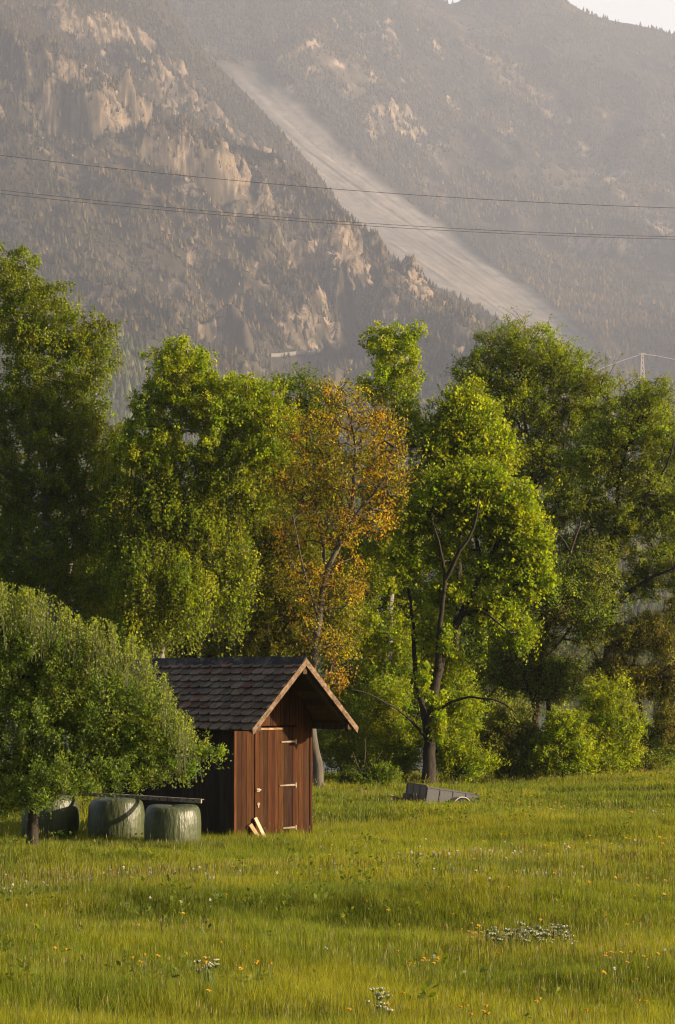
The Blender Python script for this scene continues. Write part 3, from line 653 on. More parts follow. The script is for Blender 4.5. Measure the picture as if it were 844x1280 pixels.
# apple tree in front, left
rs = random.Random(9)
outline = [(-20, 735), (0, 738), (30, 742), (60, 752), (78, 764), (110, 786), (134, 778), (150, 792), (168, 806), (186, 822), (206, 852), (222, 884), (245, 915)]
ox, oy = zip(*outline)
shoots = []
for _ in range(95):
    x = rs.uniform(-20, 240); shoots.append((x, float(np.interp(x, ox, oy))+abs(rs.gauss(0, 11))-9, rs.uniform(-1.1, 1.1), rs.uniform(.5, 1.15)))
tree('apple_tree', 'low spreading apple tree in front of the hut and green bales', 'tree', 46,
     [dict(p=[(40, 1052), (41, 1025), (40, 1000), (36, 970), (40, 920), (44, 870), (40, 810)], r=(.105, .02)), dict(p=[(41, 1010, 0), (60, 988, .1), (82, 968, .2), (108, 950, .3)], r=(.07, .03)),
      dict(p=[(40, 985, 0), (15, 950, .3), (-15, 910, .5)], r=(.07, .02)), dict(p=[(82, 968, .2), (100, 910, .3), (112, 860, .3), (118, 830, .3)], r=(.05, .012))],
     [(15, 1002, 40, 18, -.9), (56, 998, 30, 14, -1), (30, 822, 46, 46), (80, 838, 46, 44), (122, 852, 34, 32), (150, 868, 30, 32), (180, 885, 22, 30), (0, 840, 40, 66), (60, 890, 60, 54), (125, 900, 56, 46), (172, 895, 38, 42), (200, 910, 28, 36), (190, 930, 40, 32), (222, 935, 30, 20), (250, 943, 28, 13), (262, 938, 20, 11), (276, 937, 12, 7), (264, 950, 14, 8), (-20, 920, 46, 56), (40, 950, 54, 30), (110, 950, 56, 28), (165, 955, 40, 22), (225, 962, 22, 16),
      (20, 985, 50, 22), (90, 982, 44, 16, -.7), (150, 975, 40, 18, -.6), (-20, 985, 40, 34), (200, 965, 30, 18, -.4), (240, 960, 14, 14, -.3), (60, 975, 40, 20, -.9), (12, 788, 30, 24), (50, 795, 26, 22), (105, 826, 28, 18)], shoots=shoots,
     pal=G_APPLE, twig_col=(.075, .085, .03), rough=.2, n_clump=800, clump_r=.26, twigs=8, per_twig=12, leaf=(.050, .031), up=1.3, seed=20, fill=.15, droop=-.3, twig_r=.004, rt=.005, flat=1.3)

# ------------------------------------------------------------------ hut
def wood_mat(name, grain=(16, 16, .55), gcol=((.10, .09, .085), (1.6, 1.5, 1.4)), rough=.75, wear=.5, wcol=(.050, .034, .022)):
    m = NT(name); nz = m.noise(3.0, 7, .65, grain)
    c = m.mul(m.tint(), m.ramp(nz, [(.28, gcol[0]), (.72, gcol[1])]))
    if wear:
        w = m.ramp(m.noise(2.2, 5, .7, (2, 2, .5)), [(.52, (0, 0, 0)), (.78, (wear, wear, wear))]); c = m.mixf(w, c, wcol)
    m.pbr(c, rough, m.bump(nz, .5, .01), .12); return m.m
M_wood = wood_mat('weathered_wood'); M_wood_l = wood_mat('pale_wood', wear=.1, grain=(4, 4, 4))
M_plank = wood_mat('fresh_plank', wear=0, gcol=((.8, .78, .75), (1.15, 1.12, 1.1)))
m = NT('iron'); m.pbr(m.tint(), .45, m.bump(m.noise(20, 4, .6), .3, .004), .3, Metallic=.0); M_iron = m.m

HW, HL, OV, SO, EZ, RZ = 2.03, 4.6, 1.04, .36, 2.30, 3.68     # width, length, front and side overhang, eave and ridge height
c0 = at(293, 1047, 49.1); c0[2] = gzs(c0[0], c0[1])-.02
hut = empty('wooden_hut', c0, R(41)); tag(hut, 'small red-brown plank hut with steep dark tiled roof on the meadow', 'hut')
rp = random.Random(3)
slope = (RZ-EZ)/(HW/2+SO)
def roof_z(u): return RZ-abs(u-HW/2)*slope
def board_col(r): 
    k = r.choice((r.uniform(.38, .8), r.uniform(.75, 1.3), r.uniform(.75, 1.3))); return (.060*k,   .0205*k*r.uniform(.8, 1.25), .0030*k*r.uniform(.8, 1.5))
def plank_front(u0, u1, y, z0, ztop, b=None, wmin=.07, wmax=.13, thick=.025):
    b = b or MB(); u = u0
    while u < u1-.005:
        w = min(rp.uniform(wmin, wmax), u1-u)
        if u1-u-w < .04: w = u1-u
        dy = rp.uniform(0, .010); za, zb = ztop(u+.003), ztop(u+w-.003)
        zb0 = z0+rp.uniform(-.01, .03)
        pts = [(u+.003, zb0), (u+w-.003, zb0), (u+w-.003, zb)]
        if u < HW/2 < u+w: pts.append((HW/2, ztop(HW/2)))
        pts.append((u+.003, za))
        b.prism(pts, y-dy, y+thick, board_col(rp)); u += w
    return b
ztf = lambda u: roof_z(u)-.05
DU0, DU1, DZ1 = .52, 1.60, 2.33
b = plank_front(0, DU0-.006, 0, -.1, ztf); plank_front(DU1+.006, HW, 0, -.1, ztf, b); plank_front(DU0-.006, DU1+.006, .0, DZ1+.012, ztf, b)
b.build('front_wall', M_wood, hut)
b = plank_front(0, HW, HL-.03, -.1, ztf); b.build('back_wall', M_wood, hut)
for side in (0, 1):
    b = MB(); y = .028
    while y < HL-.035:
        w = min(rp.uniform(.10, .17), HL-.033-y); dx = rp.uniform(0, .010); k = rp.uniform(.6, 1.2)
        c_ = (.034*k, .023*k, .015*k)  # side boards darker than the front: the wall's shade is put into their colour
        x0, x1 = ((-dx, .025) if side == 0 else (HW-.025, HW+dx))
        b.box((x0, y+.002, -.1), (x1, y+w-.002, roof_z(0)-.06), c_); y += w
    b.build('side_wall', M_wood, hut)
b = MB(); b.box((.03, .03, -.05), (HW-.03, HL-.05, .12), (.05, .04, .03)); b.build('floor_boards', M_wood, hut)
# door
b = plank_front(DU0, DU1, -.016, .02, lambda u: DZ1, None, .09, .15, .03)
door = b.build('door', M_wood, hut)
for z in (2.02, 1.13, .26):
    b = MB(); L = rp.uniform(.24, .34)
    b.prism([(DU1-.10-L, z-.012), (DU1-.08, z-.014), (DU1-.02, z-.012), (DU1-.02, z+.022), (DU1-.08, z+.026), (DU1-.10-L, z+.012)], -.045, -.029, (.22, .155, .10))
    for q in (.02, .5, .93): b.tube([(DU1-.10-L*(1-q*.9), -.045, z), (DU1-.10-L*(1-q*.9), -.052, z)], .012, 8, (.30, .25, .2))
    b.tube([(DU1-.012, -.04, z-.05), (DU1-.012, -.04, z+.05)], .014, 8, (.4, .34, .27))
    b.build('hinge', M_iron, door)
b = MB(); b.box((DU0+.03, -.044, DZ1-.055), (DU1-.36, -.029, DZ1-.02), (.36, .24, .14)); b.build('top_batten', M_wood_l, door)
b = MB(); b.box((DU0+.03, -.042, 1.02), (DU0+.11, -.029, 1.09), (.27, .22, .16)); b.tube([(DU0+.10, -.042, 1.06), (DU0+.10, -.085, 1.06), (DU0+.03, -.09, 1.06)], .010, 8, (.6, .55, .45)); b.build('latch', M_iron, door)
b = MB(); b.box((DU0+.05, -.040, .75), (DU0+.11, -.029, .80), (.24, .20, .15)); b.box((DU0+.075, -.0405, .70), (DU0+.09, -.029, .76), (.5, .45, .4)); b.build('keyhole_plate', M_iron, door)
# roof: boarded deck, tiles, barge boards
roof_y0, roof_y1 = -OV, HL+.30
b = MB()
half = HW/2+SO; sl_len = math.hypot(half, RZ-EZ)
ang = math.atan2(RZ-EZ, half)
def Mslope(s):   # local frame: X down the slope, Y along the ridge, Z off the roof
    xd = Vector((s*math.cos(ang), 0, -math.sin(ang))); zd = Vector((s*math.sin(ang), 0, math.cos(ang)))
    Mx = Matrix.Identity(4)
    for i in range(3): Mx[i][0] = xd[i]; Mx[i][1] = (0, 1, 0)[i]; Mx[i][2] = zd[i]
    Mx.translation = Vector((HW/2, 0, RZ)); return Mx
for s in (-1, 1):
    x = 0
    while x < sl_len-.02:
        w = min(rp.uniform(.16, .24), sl_len-x); k = rp.uniform(.6, 1.3)
        b.box((x+.004, roof_y0+.05, -.045), (x+w-.006, roof_y1-.02, -.022), (.09*k, .06*k, .04*k), Mslope(s)); x += w
roof = b.build('roof', M_wood, hut)
m = NT('roof_tile'); nz = m.noise(7, 6, .7); lich = m.ramp(m.noise(3.2, 6, .75), [(.50, (0, 0, 0)), (.66, (.75, .75, .75))])
c = m.mul(m.tint(), m.ramp(nz, [(.3, (.6, .6, .6)), (.7, (1.35, 1.35, 1.35))])); c = m.mixf(lich, c, (.24, .20, .15))
m.pbr(c, .7, m.bump(nz, .6, .012), .12); M_tile = m.m
b = MB(); rows = 10; rh = sl_len/rows
for s in (-1, 1):
    for r_ in range(rows):
        y = roof_y0+(.0 if r_ % 2 else -.17); 
        while y < roof_y1:
            w = .345; ya, yb = max(y+.004, roof_y0+.012), min(y+w-.004, roof_y1)
            if yb-ya > .05:
                k = rp.uniform(.5, 1.35); red = rp.random() < .14
                col = (.20*k, .085*k, .05*k) if red else (.17*k, .112*k, .074*k)
                x0 = r_*rh-.03; x1 = (r_+1)*rh+.035+rp.uniform(-.012, .014); lift = rp.uniform(.008, .02); cr = min(.07, (yb-ya)/3)
                V = []
                for zz in (0, .022):
                    V += [(x0, ya, -.012+zz*.6), (x0, yb, -.012+zz*.6), (x1-cr, yb, .018+lift+zz), (x1-cr*.25, yb-cr*.4, .020+lift+zz), (x1, yb-cr, .022+lift+zz), (x1+.004, (ya+yb)/2, .022+lift+zz), (x1, ya+cr, .022+lift+zz), (x1-cr*.25, ya+cr*.4, .020+lift+zz), (x1-cr, ya, .018+lift+zz)]
                n = 9; Mx = Mslope(s); V = [Mx @ Vector(v) for v in V]
                b.add(V, [tuple(range(n))[::-1], tuple(range(n, 2*n))]+[(i, (i+1) % n, (i+1) % n+n, i+n) for i in range(n)], col)
            y += w
b.build('roof_tiles', M_tile, roof)
b = MB(); y = roof_y0
while y < roof_y1-.02:
    w = min(.4, roof_y1-y); k = rp.uniform(.6, 1.2)
    b.prism([(HW/2-.13, RZ-.10), (HW/2, RZ+.055), (HW/2+.13, RZ-.10), (HW/2+.13, RZ-.125+.05), (HW/2, RZ+.085), (HW/2-.13, RZ-.075)], y+.002, y+w-.002, (.045*k, .036*k, .036*k)); y += w
b.build('ridge_tiles', M_tile, roof)
for s in (-1, 1):
    b = MB(); Mx = Mslope(s); k = rp.uniform(.95, 1.05)
    c_ = (.185*k, .130*k, .085*k)
    P = [Vector((HW/2, 0, RZ+.05)), Vector((HW/2+s*(half+.03), 0, EZ+.05-.03*slope)), Vector((HW/2+s*(half+.0), 0, EZ-.095)), Vector((HW/2, 0, RZ-.105))]
    b.prism([(p.x, p.z) for p in P], roof_y0-.012, roof_y0+.022, c_)
    b.build('barge_board', M_wood_l, roof)
for u, z in ((-.18, roof_z(-.18)-.13), (HW+.18, roof_z(HW+.18)-.13), (HW/2, RZ-.20)):
    b = MB(); b.box((u-.05, roof_y0+.03, z-.07), (u+.05, HL+.2, z+.05), (.07, .048, .032)); b.build('purlin', M_wood, roof)
for s in (-1, 1):
    b = MB(); b.box((.2, roof_y0+.16, -.11), (sl_len-.03, roof_y0+.23, -.05), (.10, .075, .05), Mslope(s)); b.build('rafter', M_wood, roof)
b = MB(); b.box((-.02, -.022, -.08), (.035, .028-.003, roof_z(0)-.08), (.10, .038, .012)); b.build('corner_board', M_wood, hut)
b = MB(); b.box((HW-.035, -.022, -.08), (HW+.02, .025, roof_z(0)-.08), (.06, .018, .005)); b.build('corner_board', M_wood, hut)

HR = Matrix.Translation(Vector(c0)) @ Matrix.Rotation(R(41), 4, 'Z')
def hut_pt(u, y, z): return HR @ Vector((u, y, z))
# two planks leaning on the door
def lean_plank(label, u0, u1, zt, w, th, col, mat, foot):
    a = hut_pt(u1, -foot, 0); a.z = gzs(a.x, a.y)+.0; t = hut_pt(u0, -.035-.012, zt)
    r = empty('leaning_plank', a); d = (t-a); L = d.length; d.normalize()
    side = (HR.to_3x3() @ Vector((1, 0, 0))); side = (side-d*side.dot(d)).normalized(); nn = d.cross(side)
    Mx = Matrix.Identity(4)
    for i in range(3): Mx[i][0] = side[i]; Mx[i][1] = nn[i]; Mx[i][2] = d[i]
    b = MB(); b.box((-w/2, -th/2, 0), (w/2, th/2, L), col, Mx)
    o = b.build('leaning_plank', mat, None, bevel=.003); bpy.data.objects.remove(r); o.location = a
    o.name = 'leaning_plank'; tag(o, label, 'plank', 'planks leaning on the hut door'); return o
lean_plank('fresh pale plank leaning on the hut door, the taller of two', .50, .66, .50, .085, .03, (.50, .40, .27), M_plank, .22)
lean_plank('shorter brownish plank leaning left of the fresh pale plank', .37, .55, .37, .10, .03, (.36, .24, .13), M_plank, .18)

# wrapped bales along the side wall
m = NT('bale_film'); nz = m.noise(3.5, 4, .6, (1, 1, 5)); w2 = m.noise(14, 3, .5, (1, 1, .25))
c = m.ramp(nz, [(.3, (.048, .059, .025)), (.7, (.070, .082, .036))])
dirt = m.ramp(m.noise(2.4, 6, .7), [(.5, (0, 0, 0)), (.72, (.4, .4, .4))]); c = m.mixf(dirt, c, (.075, .075, .04))
m.pbr(c, .42, m.bump(w2, .8, .035), .4); M_bale = m.m
def bale(px, Y, h, r, label, seed):
    g = random.Random(seed); p = on(px, Y)
    prof = [(0, 0), (r*.80, 0), (r*.94, .04), (r*1.0, .14), (r*1.035, h*.45), (r*1.01, h*.75), (r*.955, h*.90), (r*.88, h*.965), (r*.76, h*.995), (r*.5, h*1.005), (0, h*.985)]
    n = 48; V = []; Fs = []; ph = g.uniform(0, 6)
    for i, (rr, z) in enumerate(prof):
        for k in range(n):
            t = k*2*math.pi/n; q = 1+.016*math.sin(3*t+ph)+.010*math.sin(7*t+2*ph+z*4)+.006*math.sin(19*t+z*9)
            V.append((rr*q*math.cos(t), rr*q*math.sin(t), z*(1+.02*math.sin(2*t+ph))))
    for i in range(len(prof)-1):
        for k in range(n): Fs.append((i*n+k, i*n+(k+1) % n, (i+1)*n+(k+1) % n, (i+1)*n+k))
    b = MB(); b.add(V, Fs); o = b.build('wrapped_bale', M_bale, None, smooth=True)
    mo = o.modifiers.new('s', 'SUBSURF'); mo.levels = mo.render_levels = 1
    o.location = (p[0], p[1], p[2]-.02); tag(o, label, 'bale', 'green wrapped bales beside the hut')
    # folded film end on the side
    return o
bales = [(217, 47.4, .86, .545, 'glossy green wrapped silage bale nearest the hut corner, sunlit on one side'), (148, 48.8, .93, .56, 'green wrapped silage bale in the middle of the row, half in shade'), (66, 49.6, .97, .58, 'green wrapped silage bale behind the apple trunk, deep in shade')]
for i, (px, Y_, h, r, lab) in enumerate(bales): bale(px, Y_, h, r, lab, i+4)
# long perforated pale rail lying on the bales
p1 = at(252, 1000.5, 47.75); p0 = at(30, 990, 50.3); p1[2] = gzs(*on(217, 47.4)[:2])+.90; p0[2] = gzs(*on(66, 49.6)[:2])+1.0
b = MB(); d = Vector(p1-p0); L = d.length; d.normalize(); sd = Vector((-d.y, d.x, 0)).normalized(); upv = sd.cross(d)*-1
if upv.z < 0: upv = -upv
Mx = Matrix.Identity(4)
for i in range(3): Mx[i][0] = d[i]; Mx[i][1] = sd[i]; Mx[i][2] = upv[i]
b.box((0, -.02, -.045), (L, .02, .035), (.30, .27, .22), Mx)
b.box((0, .02, .024), (L, .09, .035), (.28, .25, .20), Mx)
rail = b.build('timber_rail', M_wood_l); rail.location = p0; tag(rail, 'long pale perforated rail lying along the tops of the green bales', 'rail')
k = .2
while k < L-.1:
    b = MB(); b.tube([Mx @ Vector((k, -.0235, .0)), Mx @ Vector((k, -.018, .0))], .016, 8, (.02, .02, .02)); k += .42
    b.build('bolt_hole', M_iron, rail)

# ------------------------------------------------------------------ old trailer
m = NT('old_paint'); nz = m.noise(5, 6, .7); c = m.mixf(m.ramp(nz, [(.56, (0, 0, 0)), (.70, (1, 1, 1))]), m.tint(), (.10, .055, .035))
m.pbr(c, .6, m.bump(nz, .4, .01), .4); M_tr = m.m
m = NT('rubber'); m.pbr((.025, .025, .025), .8, m.bump(m.noise(30, 3, .6), .4, .01), .3); M_rub = m.m
tp = at(531, 1000, 62.6); tp[2] = gzs(tp[0], tp[1])
tr = empty('box_trailer', (tp[0], tp[1], tp[2]), R(27)); tag(tr, 'small old grey box trailer sunk in long grass, tilted to one side', 'trailer')
tr.location.z -= .06
tr.rotation_euler = (R(2), R(8.5), R(27))
TLn, TWd, TH, TZ = 1.56, 1.12, .44, .10
GREY = (.062, .062, .066)
def panel(name, M, L, H, col, nrib):
    b = MB(); b.box((0, 0, 0), (L, .022, H), col, M)
    b.box((-.005, -.016, H-.03), (L+.005, .034, H+.006), tuple(v*.9 for v in col), M); b.box((0, -.012, -.012), (L, .03, .025), tuple(v*.7 for v in col), M)
    for i in range(nrib+1):
        x = L*i/nrib; x = min(max(x, .016), L-.016); b.box((x-.014, -.015, .02), (x+.014, .0005, H-.028), tuple(v*.72 for v in col), M)
    return b.build(name, M_tr, tr)
RZm = lambda a_, t: Matrix.Translation(Vector(t)) @ Matrix.Rotation(a_, 4, 'Z')
panel('side_board', RZm(0, (0, 0, TZ)), TLn, TH, GREY, 4)
panel('side_board', RZm(math.pi, (TLn, TWd, TZ)), TLn, TH, GREY, 4)
panel('end_board', RZm(-math.pi/2, (-.002, TWd-.03, TZ)), TWd-.06, TH+.03, (.17, .115, .075), 3)
panel('end_board', RZm(math.pi/2, (TLn+.002, .03, TZ)), TWd-.06, TH, GREY, 3)
b = MB(); b.box((.03, .03, TZ+.0), (TLn-.03, TWd-.03, TZ+.03), (.14, .10, .07)); b.build('load_floor', M_wood, tr)
b = MB(); b.tube([(.1, TWd/2, TZ-.02), (-.35, TWd/2+.02, TZ+.02), (-.75, TWd/2+.02, TZ+.08)], [.04, .035, .03], 8, (.10, .06, .04)); b.box((-.30, TWd/2-.10, TZ+.00), (-.14, TWd/2+.14, TZ+.19), (.09, .05, .035)); b.build('drawbar', M_tr, tr)
def fender(y0, y1):
    b = MB(); cx, cz, r = TLn*.64, .13, .29
    A = [math.pi*(1-i/14) for i in range(15)]
    pts = [(cx+r*math.cos(a_), cz+r*math.sin(a_)) for a_ in A]+[(cx+(r-.022)*math.cos(a_), cz+(r-.022)*math.sin(a_)) for a_ in A[::-1]]
    for i in range(14):
        q = [pts[i], pts[i+1], pts[29-i-1], pts[29-i]]; b.prism(q, y0, y1, (.42, .36, .29))
    b.build('mudguard', M_tr, tr)
    ym = (y0+y1)/2; b = MB(); V = []; Fs = []; n = 28
    prof = [(.13, -.05), (.20, -.065), (.235, -.05), (.245, 0), (.235, .05), (.20, .065), (.13, .05)]
    for i in range(n):
        t = i*2*math.pi/n
        for rr, yy in prof: V.append((cx+rr*math.cos(t), ym+yy, cz+rr*math.sin(t)))
    k = len(prof)
    for i in range(n):
        for j in range(k-1): Fs.append((i*k+j, i*k+j+1, ((i+1) % n)*k+j+1, ((i+1) % n)*k+j))
    b.add(V, Fs); wh = b.build('wheel', M_rub, tr, smooth=True)
    b = MB(); b.tube([(cx, ym-.04, cz), (cx, ym+.04, cz)], .132, 20, (.12, .10, .08)); b.tube([(cx, ym-.06, cz), (cx, ym+.06, cz)], .04, 10, (.25, .2, .16)); b.build('rim', M_tr, wh)
fender(-.20, -.024); fender(TWd+.024, TWd+.2)

# earth and dead wood beside the hut
m = NT('earth'); nz = m.noise(6, 6, .75); m.pbr(m.ramp(nz, [(.3, (.07, .045, .028)), (.7, (.20, .13, .08))]), .95, m.bump(nz, 1, .06), .1); M_earth = m.m
def mound(px, Y, w, dp, h, label, seed):
    p = on(px, Y); n, r_ = 56, 16; V = []; Fs = []
    for i in range(r_):
        q = i/(r_-1)
        for k in range(n):
            t = k*2*math.pi/n; rr = q*(1+.25*math.sin(2*t+seed)+.12*math.sin(5*t+seed*2)); x = rr*w*math.cos(t); y = rr*dp*math.sin(t)
            z = h*(1-q**1.6)*(.55+.9*float(vn(np.array([x*3.3+seed]), np.array([y*3.3]), seed)[0]))+.09*float(vn(np.array([x*9]), np.array([y*9]), seed+3)[0])*(1-q)
            V.append((x, y, z-.12*q+.03))
    for i in range(r_-1):
        for k in range(n): Fs.append((i*n+k, i*n+(k+1) % n, (i+1)*n+(k+1) % n, (i+1)*n+k))
    b = MB(); b.add(V, Fs); o = b.build('earth_mound', M_earth, None, smooth=False); o.location = p
    tag(o, label, 'earth mound', 'heaps of brown earth and litter'); return o
mound(408, 67.0, .95, .7, .14, 'heap of brown earth at the foot of the pale leaning trunk', 2)
mound(450, 65.5, 1.0, .5, .10, 'low strip of brown litter on the grass between hut and trailer', 5)
mound(388, 66.0, .5, .5, .12, 'small brown earth heap touching the right edge of the hut', 8)

# ------------------------------------------------------------------ cables and mast
m = NT('cable'); m.pbr((.06, .055, .05), .6, None, .3); M_cable = m.m
m = NT('galvanised_steel'); m.pbr((.62, .52, .45), .5, m.bump(m.noise(2, 3, .5), .2, .02), .4, Metallic=.0); M_steel = m.m
def cable(label, L_, R_, Y0, Y1, rad):
    pl = at(L_[0], L_[1], Y0); pr = at(R_[0], R_[1], Y1); d = pr-pl; pts = []
    for t in np.linspace(-.35, 1.35, 60):
        p = pl+d*t; p[2] += .55*((2*t-1)**2-1)*.9; pts.append(p)
    b = MB(); b.tube([p-pl for p in pts], rad, 6, (1, 1, 1)); o = b.build('power_cable', M_cable); o.location = pl
    tag(o, label, 'power cable', 'cables crossing in front of the mountain')
cable('uppermost single dark cable crossing in front of the mountain', (0, 194), (844, 260), 150, 156, .016)
cable('upper cable of the lower close pair in front of the mountain', (0, 237.5), (844, 296), 148, 155, .015)
cable('lower cable of the lower close pair in front of the mountain', (0, 242), (844, 299), 152, 160, .015)

Yp = 3150.; top = at(803, 441, Yp); gx = top[0]; gzp = near_z(gx, Yp)
mast = empty('lattice_mast', (gx, Yp, gzp)); tag(mast, 'tall pale lattice power mast far away above the willows', 'power mast')
H = top[2]-gzp; b = MB()
def leg(sx, sy, z): w = 4.2*(1-z/H)+1.0; return np.array([sx*w, sy*w, z])
for sx in (-1, 1):
    for sy in (-1, 1): b.tube([leg(sx, sy, 0), leg(sx, sy, H*.5), leg(sx, sy, H)], .28, 5)
nz_ = 14
for i in range(nz_):
    z0, z1 = H*i/nz_, H*(i+1)/nz_
    for (s0, s1) in (((-1, -1), (1, -1)), ((1, -1), (1, 1)), ((1, 1), (-1, 1)), ((-1, 1), (-1, -1))):
        b.tube([leg(*s0, z0), leg(*s1, z1)], .16, 4); b.tube([leg(*s1, z0), leg(*s0, z1)], .16, 4)
b.build('lattice', M_steel, mast)
b = MB(); b.box((-5, -.5, H-1.0), (5, .5, H-.2)); b.build('cross_arm', M_steel, mast)
def far_wire(label, pts):
    P = [at(px, py, Yq) for px, py, Yq in pts]; b = MB(); b.tube([p-P[0] for p in P], .42, 5); o = b.build('power_line', M_steel); o.location = P[0]
    tag(o, label, 'power line', 'bright lines meeting at the far mast')
far_wire('bright sunlit line sloping down left from the far mast top', [(803, 442.5, Yp), (787, 447.5, Yp), (770, 453.5, Yp), (752, 460.5, Yp), (720, 475, Yp)])
far_wire('bright sunlit line running right from the far mast top', [(803, 442.5, Yp), (820, 444.5, Yp), (835, 447.5, Yp), (850, 450.5, Yp), (900, 462, Yp)])

# ------------------------------------------------------------------ meadow grass
g = np.random.default_rng(5)
def grass_pts(n, y0, y1, marg):
    # even per unit area inside a widened view wedge
    y = np.sqrt(y0*y0+(y1*y1-y0*y0)*g.random(n)); x = (g.random(n)*2-1)*(.1397*y*marg+.6); return x, y
def blades(n, y0, y1, marg, hs, wd):
    x, y = grass_pts(n, y0, y1, marg)
    patch = fbm(x/2.2, y/2.2, 301, 4); big = fbm(x/7+5, y/5, 311, 3); tuft = vn(x/.22, y/.22, 321)
    keep = g.random(n) < .35+.9*tuft; x, y, patch, big, tuft = x[keep], y[keep], patch[keep], big[keep], tuft[keep]; n = len(x)
    edge = (y > 86); h = hs*(.45+.75*g.random(n))*(.40+1.15*patch)*(.65+.7*big)*(1+.35*sstep(.72, .9, vn(x/.5, y/.5, 331)))*np.where(y < 92, 1, .8)
    az = g.random(n)*6.283; ln = (.06+.42*g.random(n)**1.4)*h
    dx, dy = np.cos(az)*ln, np.sin(az)*ln+.0
    fa = g.random(n)*6.283; w = wd*(.6+.8*g.random(n)); wx, wy = np.cos(fa)*w, np.sin(fa)*w
    z0 = gz(x, y)-.02
    b0 = np.stack([x-wx, y-wy, z0], -1); b1 = np.stack([x+wx, y+wy, z0], -1)
    m0 = np.stack([x+dx*.3-wx*.8, y+dy*.3-wy*.8, z0+h*.55], -1); m1 = np.stack([x+dx*.3+wx*.8, y+dy*.3+wy*.8, z0+h*.55], -1)
    tp_ = np.stack([x+dx, y+dy, z0+h*(1-.12*g.random(n))], -1)
    V = np.stack([b0, b1, m1, m0, tp_], 1).reshape(-1, 3)
    i = np.arange(n)*5
    Q = np.stack([i, i+1, i+2, i+3], -1); T = np.stack([i+3, i+2, i+4], -1)
    c1 = np.array([.168, .204, .013]); c2 = np.array([.240, .244, .019]); c3 = np.array([.114, .154, .015]); c4 = np.array([.24, .21, .06])
    k = np.clip(big*1.6-.3+.25*(g.random(n)-.5), 0, 1)[:, None]
    col = c3*(1-k)+c1*k; k2 = np.clip((patch-.40)*3+.45*(g.random(n)-.5), 0, 1)[:, None]; col = col*(1-k2)+c2*k2
    dry = (g.random(n) < .07)[:, None]; col = np.where(dry, c4, col)*(.5+1.0*g.random((n, 1)))
    return V, Q, T, np.repeat(col, 5, 0)
def join(parts):
    Vs, Qs, Ts, Cs = [], [], [], []; off = 0
    for V, Q, T, c in parts: Vs.append(V); Qs.append(Q+off); Ts.append(T+off); Cs.append(c); off += len(V)
    return np.concatenate(Vs), np.concatenate(Qs), np.concatenate(Ts), np.concatenate(Cs)
def stalks(n, y0, y1, marg):
    x, y = grass_pts(n, y0, y1, marg); pt = fbm(x/3+9, y/2, 401, 3); keep = g.random(n) < sstep(.35, .65, pt)+.12; x, y, pt = x[keep], y[keep], pt[keep]; n = len(x)
    h = (.22+.20*g.random(n))*(.75+.5*pt); az = g.random(n)*6.283; ln = .16*h*g.random(n); dx, dy = np.cos(az)*ln, np.sin(az)*ln
    z0 = gz(x, y); w = .0022*(1+(y-22)/40); fa = g.random(n)*6.283; wx, wy = np.cos(fa)*w, np.sin(fa)*w
    o = np.stack([x, y, z0], -1); W = np.stack([wx, wy, wx*0], -1); d = np.stack([dx, dy, h], -1)
    V = np.stack([o-W, o+W, o+d*.8+W*.8, o+d*.8-W*.8, o+d*.74, o+d*.86+W*2.2, o+d*1.0, o+d*.86-W*2.2], 1).reshape(-1, 3)
    i = np.arange(n)*8; Q = np.concatenate([np.stack([i, i+1, i+2, i+3], -1), np.stack([i+4, i+5, i+6, i+7], -1)])
    pal = np.array([(.20, .18, .07), (.18, .17, .06), (.21, .16, .09), (.16, .18, .04)])
    sor = (fbm(x/2.5+30, y/1.8, 411, 3) > .58)[:, None]*(g.random((n, 1)) < .6)
    head = np.where(sor, np.array([.19, .135, .06]), pal[g.integers(0, 4, n)])*(.8+.4*g.random((n, 1))); stem = np.tile(np.array([.11, .13, .03]), (n, 1))
    col = np.stack([stem]*4+[head]*4, 1).reshape(-1, 3)
    return V, Q, np.zeros((0, 3), int), col
gr = join([blades(800000, 19, 36, 1.25, .215, .0023), blades(600000, 36, 54, 1.2, .20, .0034), blades(640000, 54, 93, 1.18, .22, .0058),
           stalks(14000, 19, 40, 1.3), stalks(12000, 40, 92, 1.2)])
tag(mesh_np('meadow_grass', gr[0], gr[1], gr[2], gr[3], M_grass), kind='stuff')
# broad-leaved herbs between the blades
n = 4200; x, y = grass_pts(n, 20, 88, 1.2); keep = g.random(n) < sstep(.46, .66, fbm(x/3.2, y/2.4, 501, 3))+.05; x, y = x[keep], y[keep]; n = len(x); mm = 16
cx = np.repeat(x, mm); cyy = np.repeat(y, mm); q = np.repeat(.6+.8*g.random(n), mm); azm = g.random(n*mm)*6.283; rr = .10*q*g.random(n*mm)
P = np.stack([cx+np.cos(azm)*rr, cyy+np.sin(azm)*rr, gz(cx, cyy)+(.03+.17*g.random(n*mm))*q], -1)
A = unit(np.stack([np.cos(azm), np.sin(azm), .2+1.1*g.random(n*mm)], -1)); Nh = unit(g.normal(size=A.shape)*.4+np.array([0, 0, 1])); B = unit(np.cross(A, Nh)); Lh = (.04+.05*g.random(n*mm))[:, None]*q[:, None]
V = np.stack([P, P+A*Lh*.5+B*Lh*.26, P+A*Lh, P+A*Lh*.5-B*Lh*.26], 1).reshape(-1, 3)
ph = np.array([(.10, .145, .016), (.12, .16, .018), (.09, .13, .018), (.15, .18, .02)]); ch = ph[np.repeat(g.integers(0, 4, n), mm)]*(.7+.6*g.random((n*mm, 1)))
tag(mesh_np('meadow_herbs', V, np.arange(len(V)).reshape(-1, 4), None, np.repeat(ch, 4, 0), M_grass), kind='stuff')
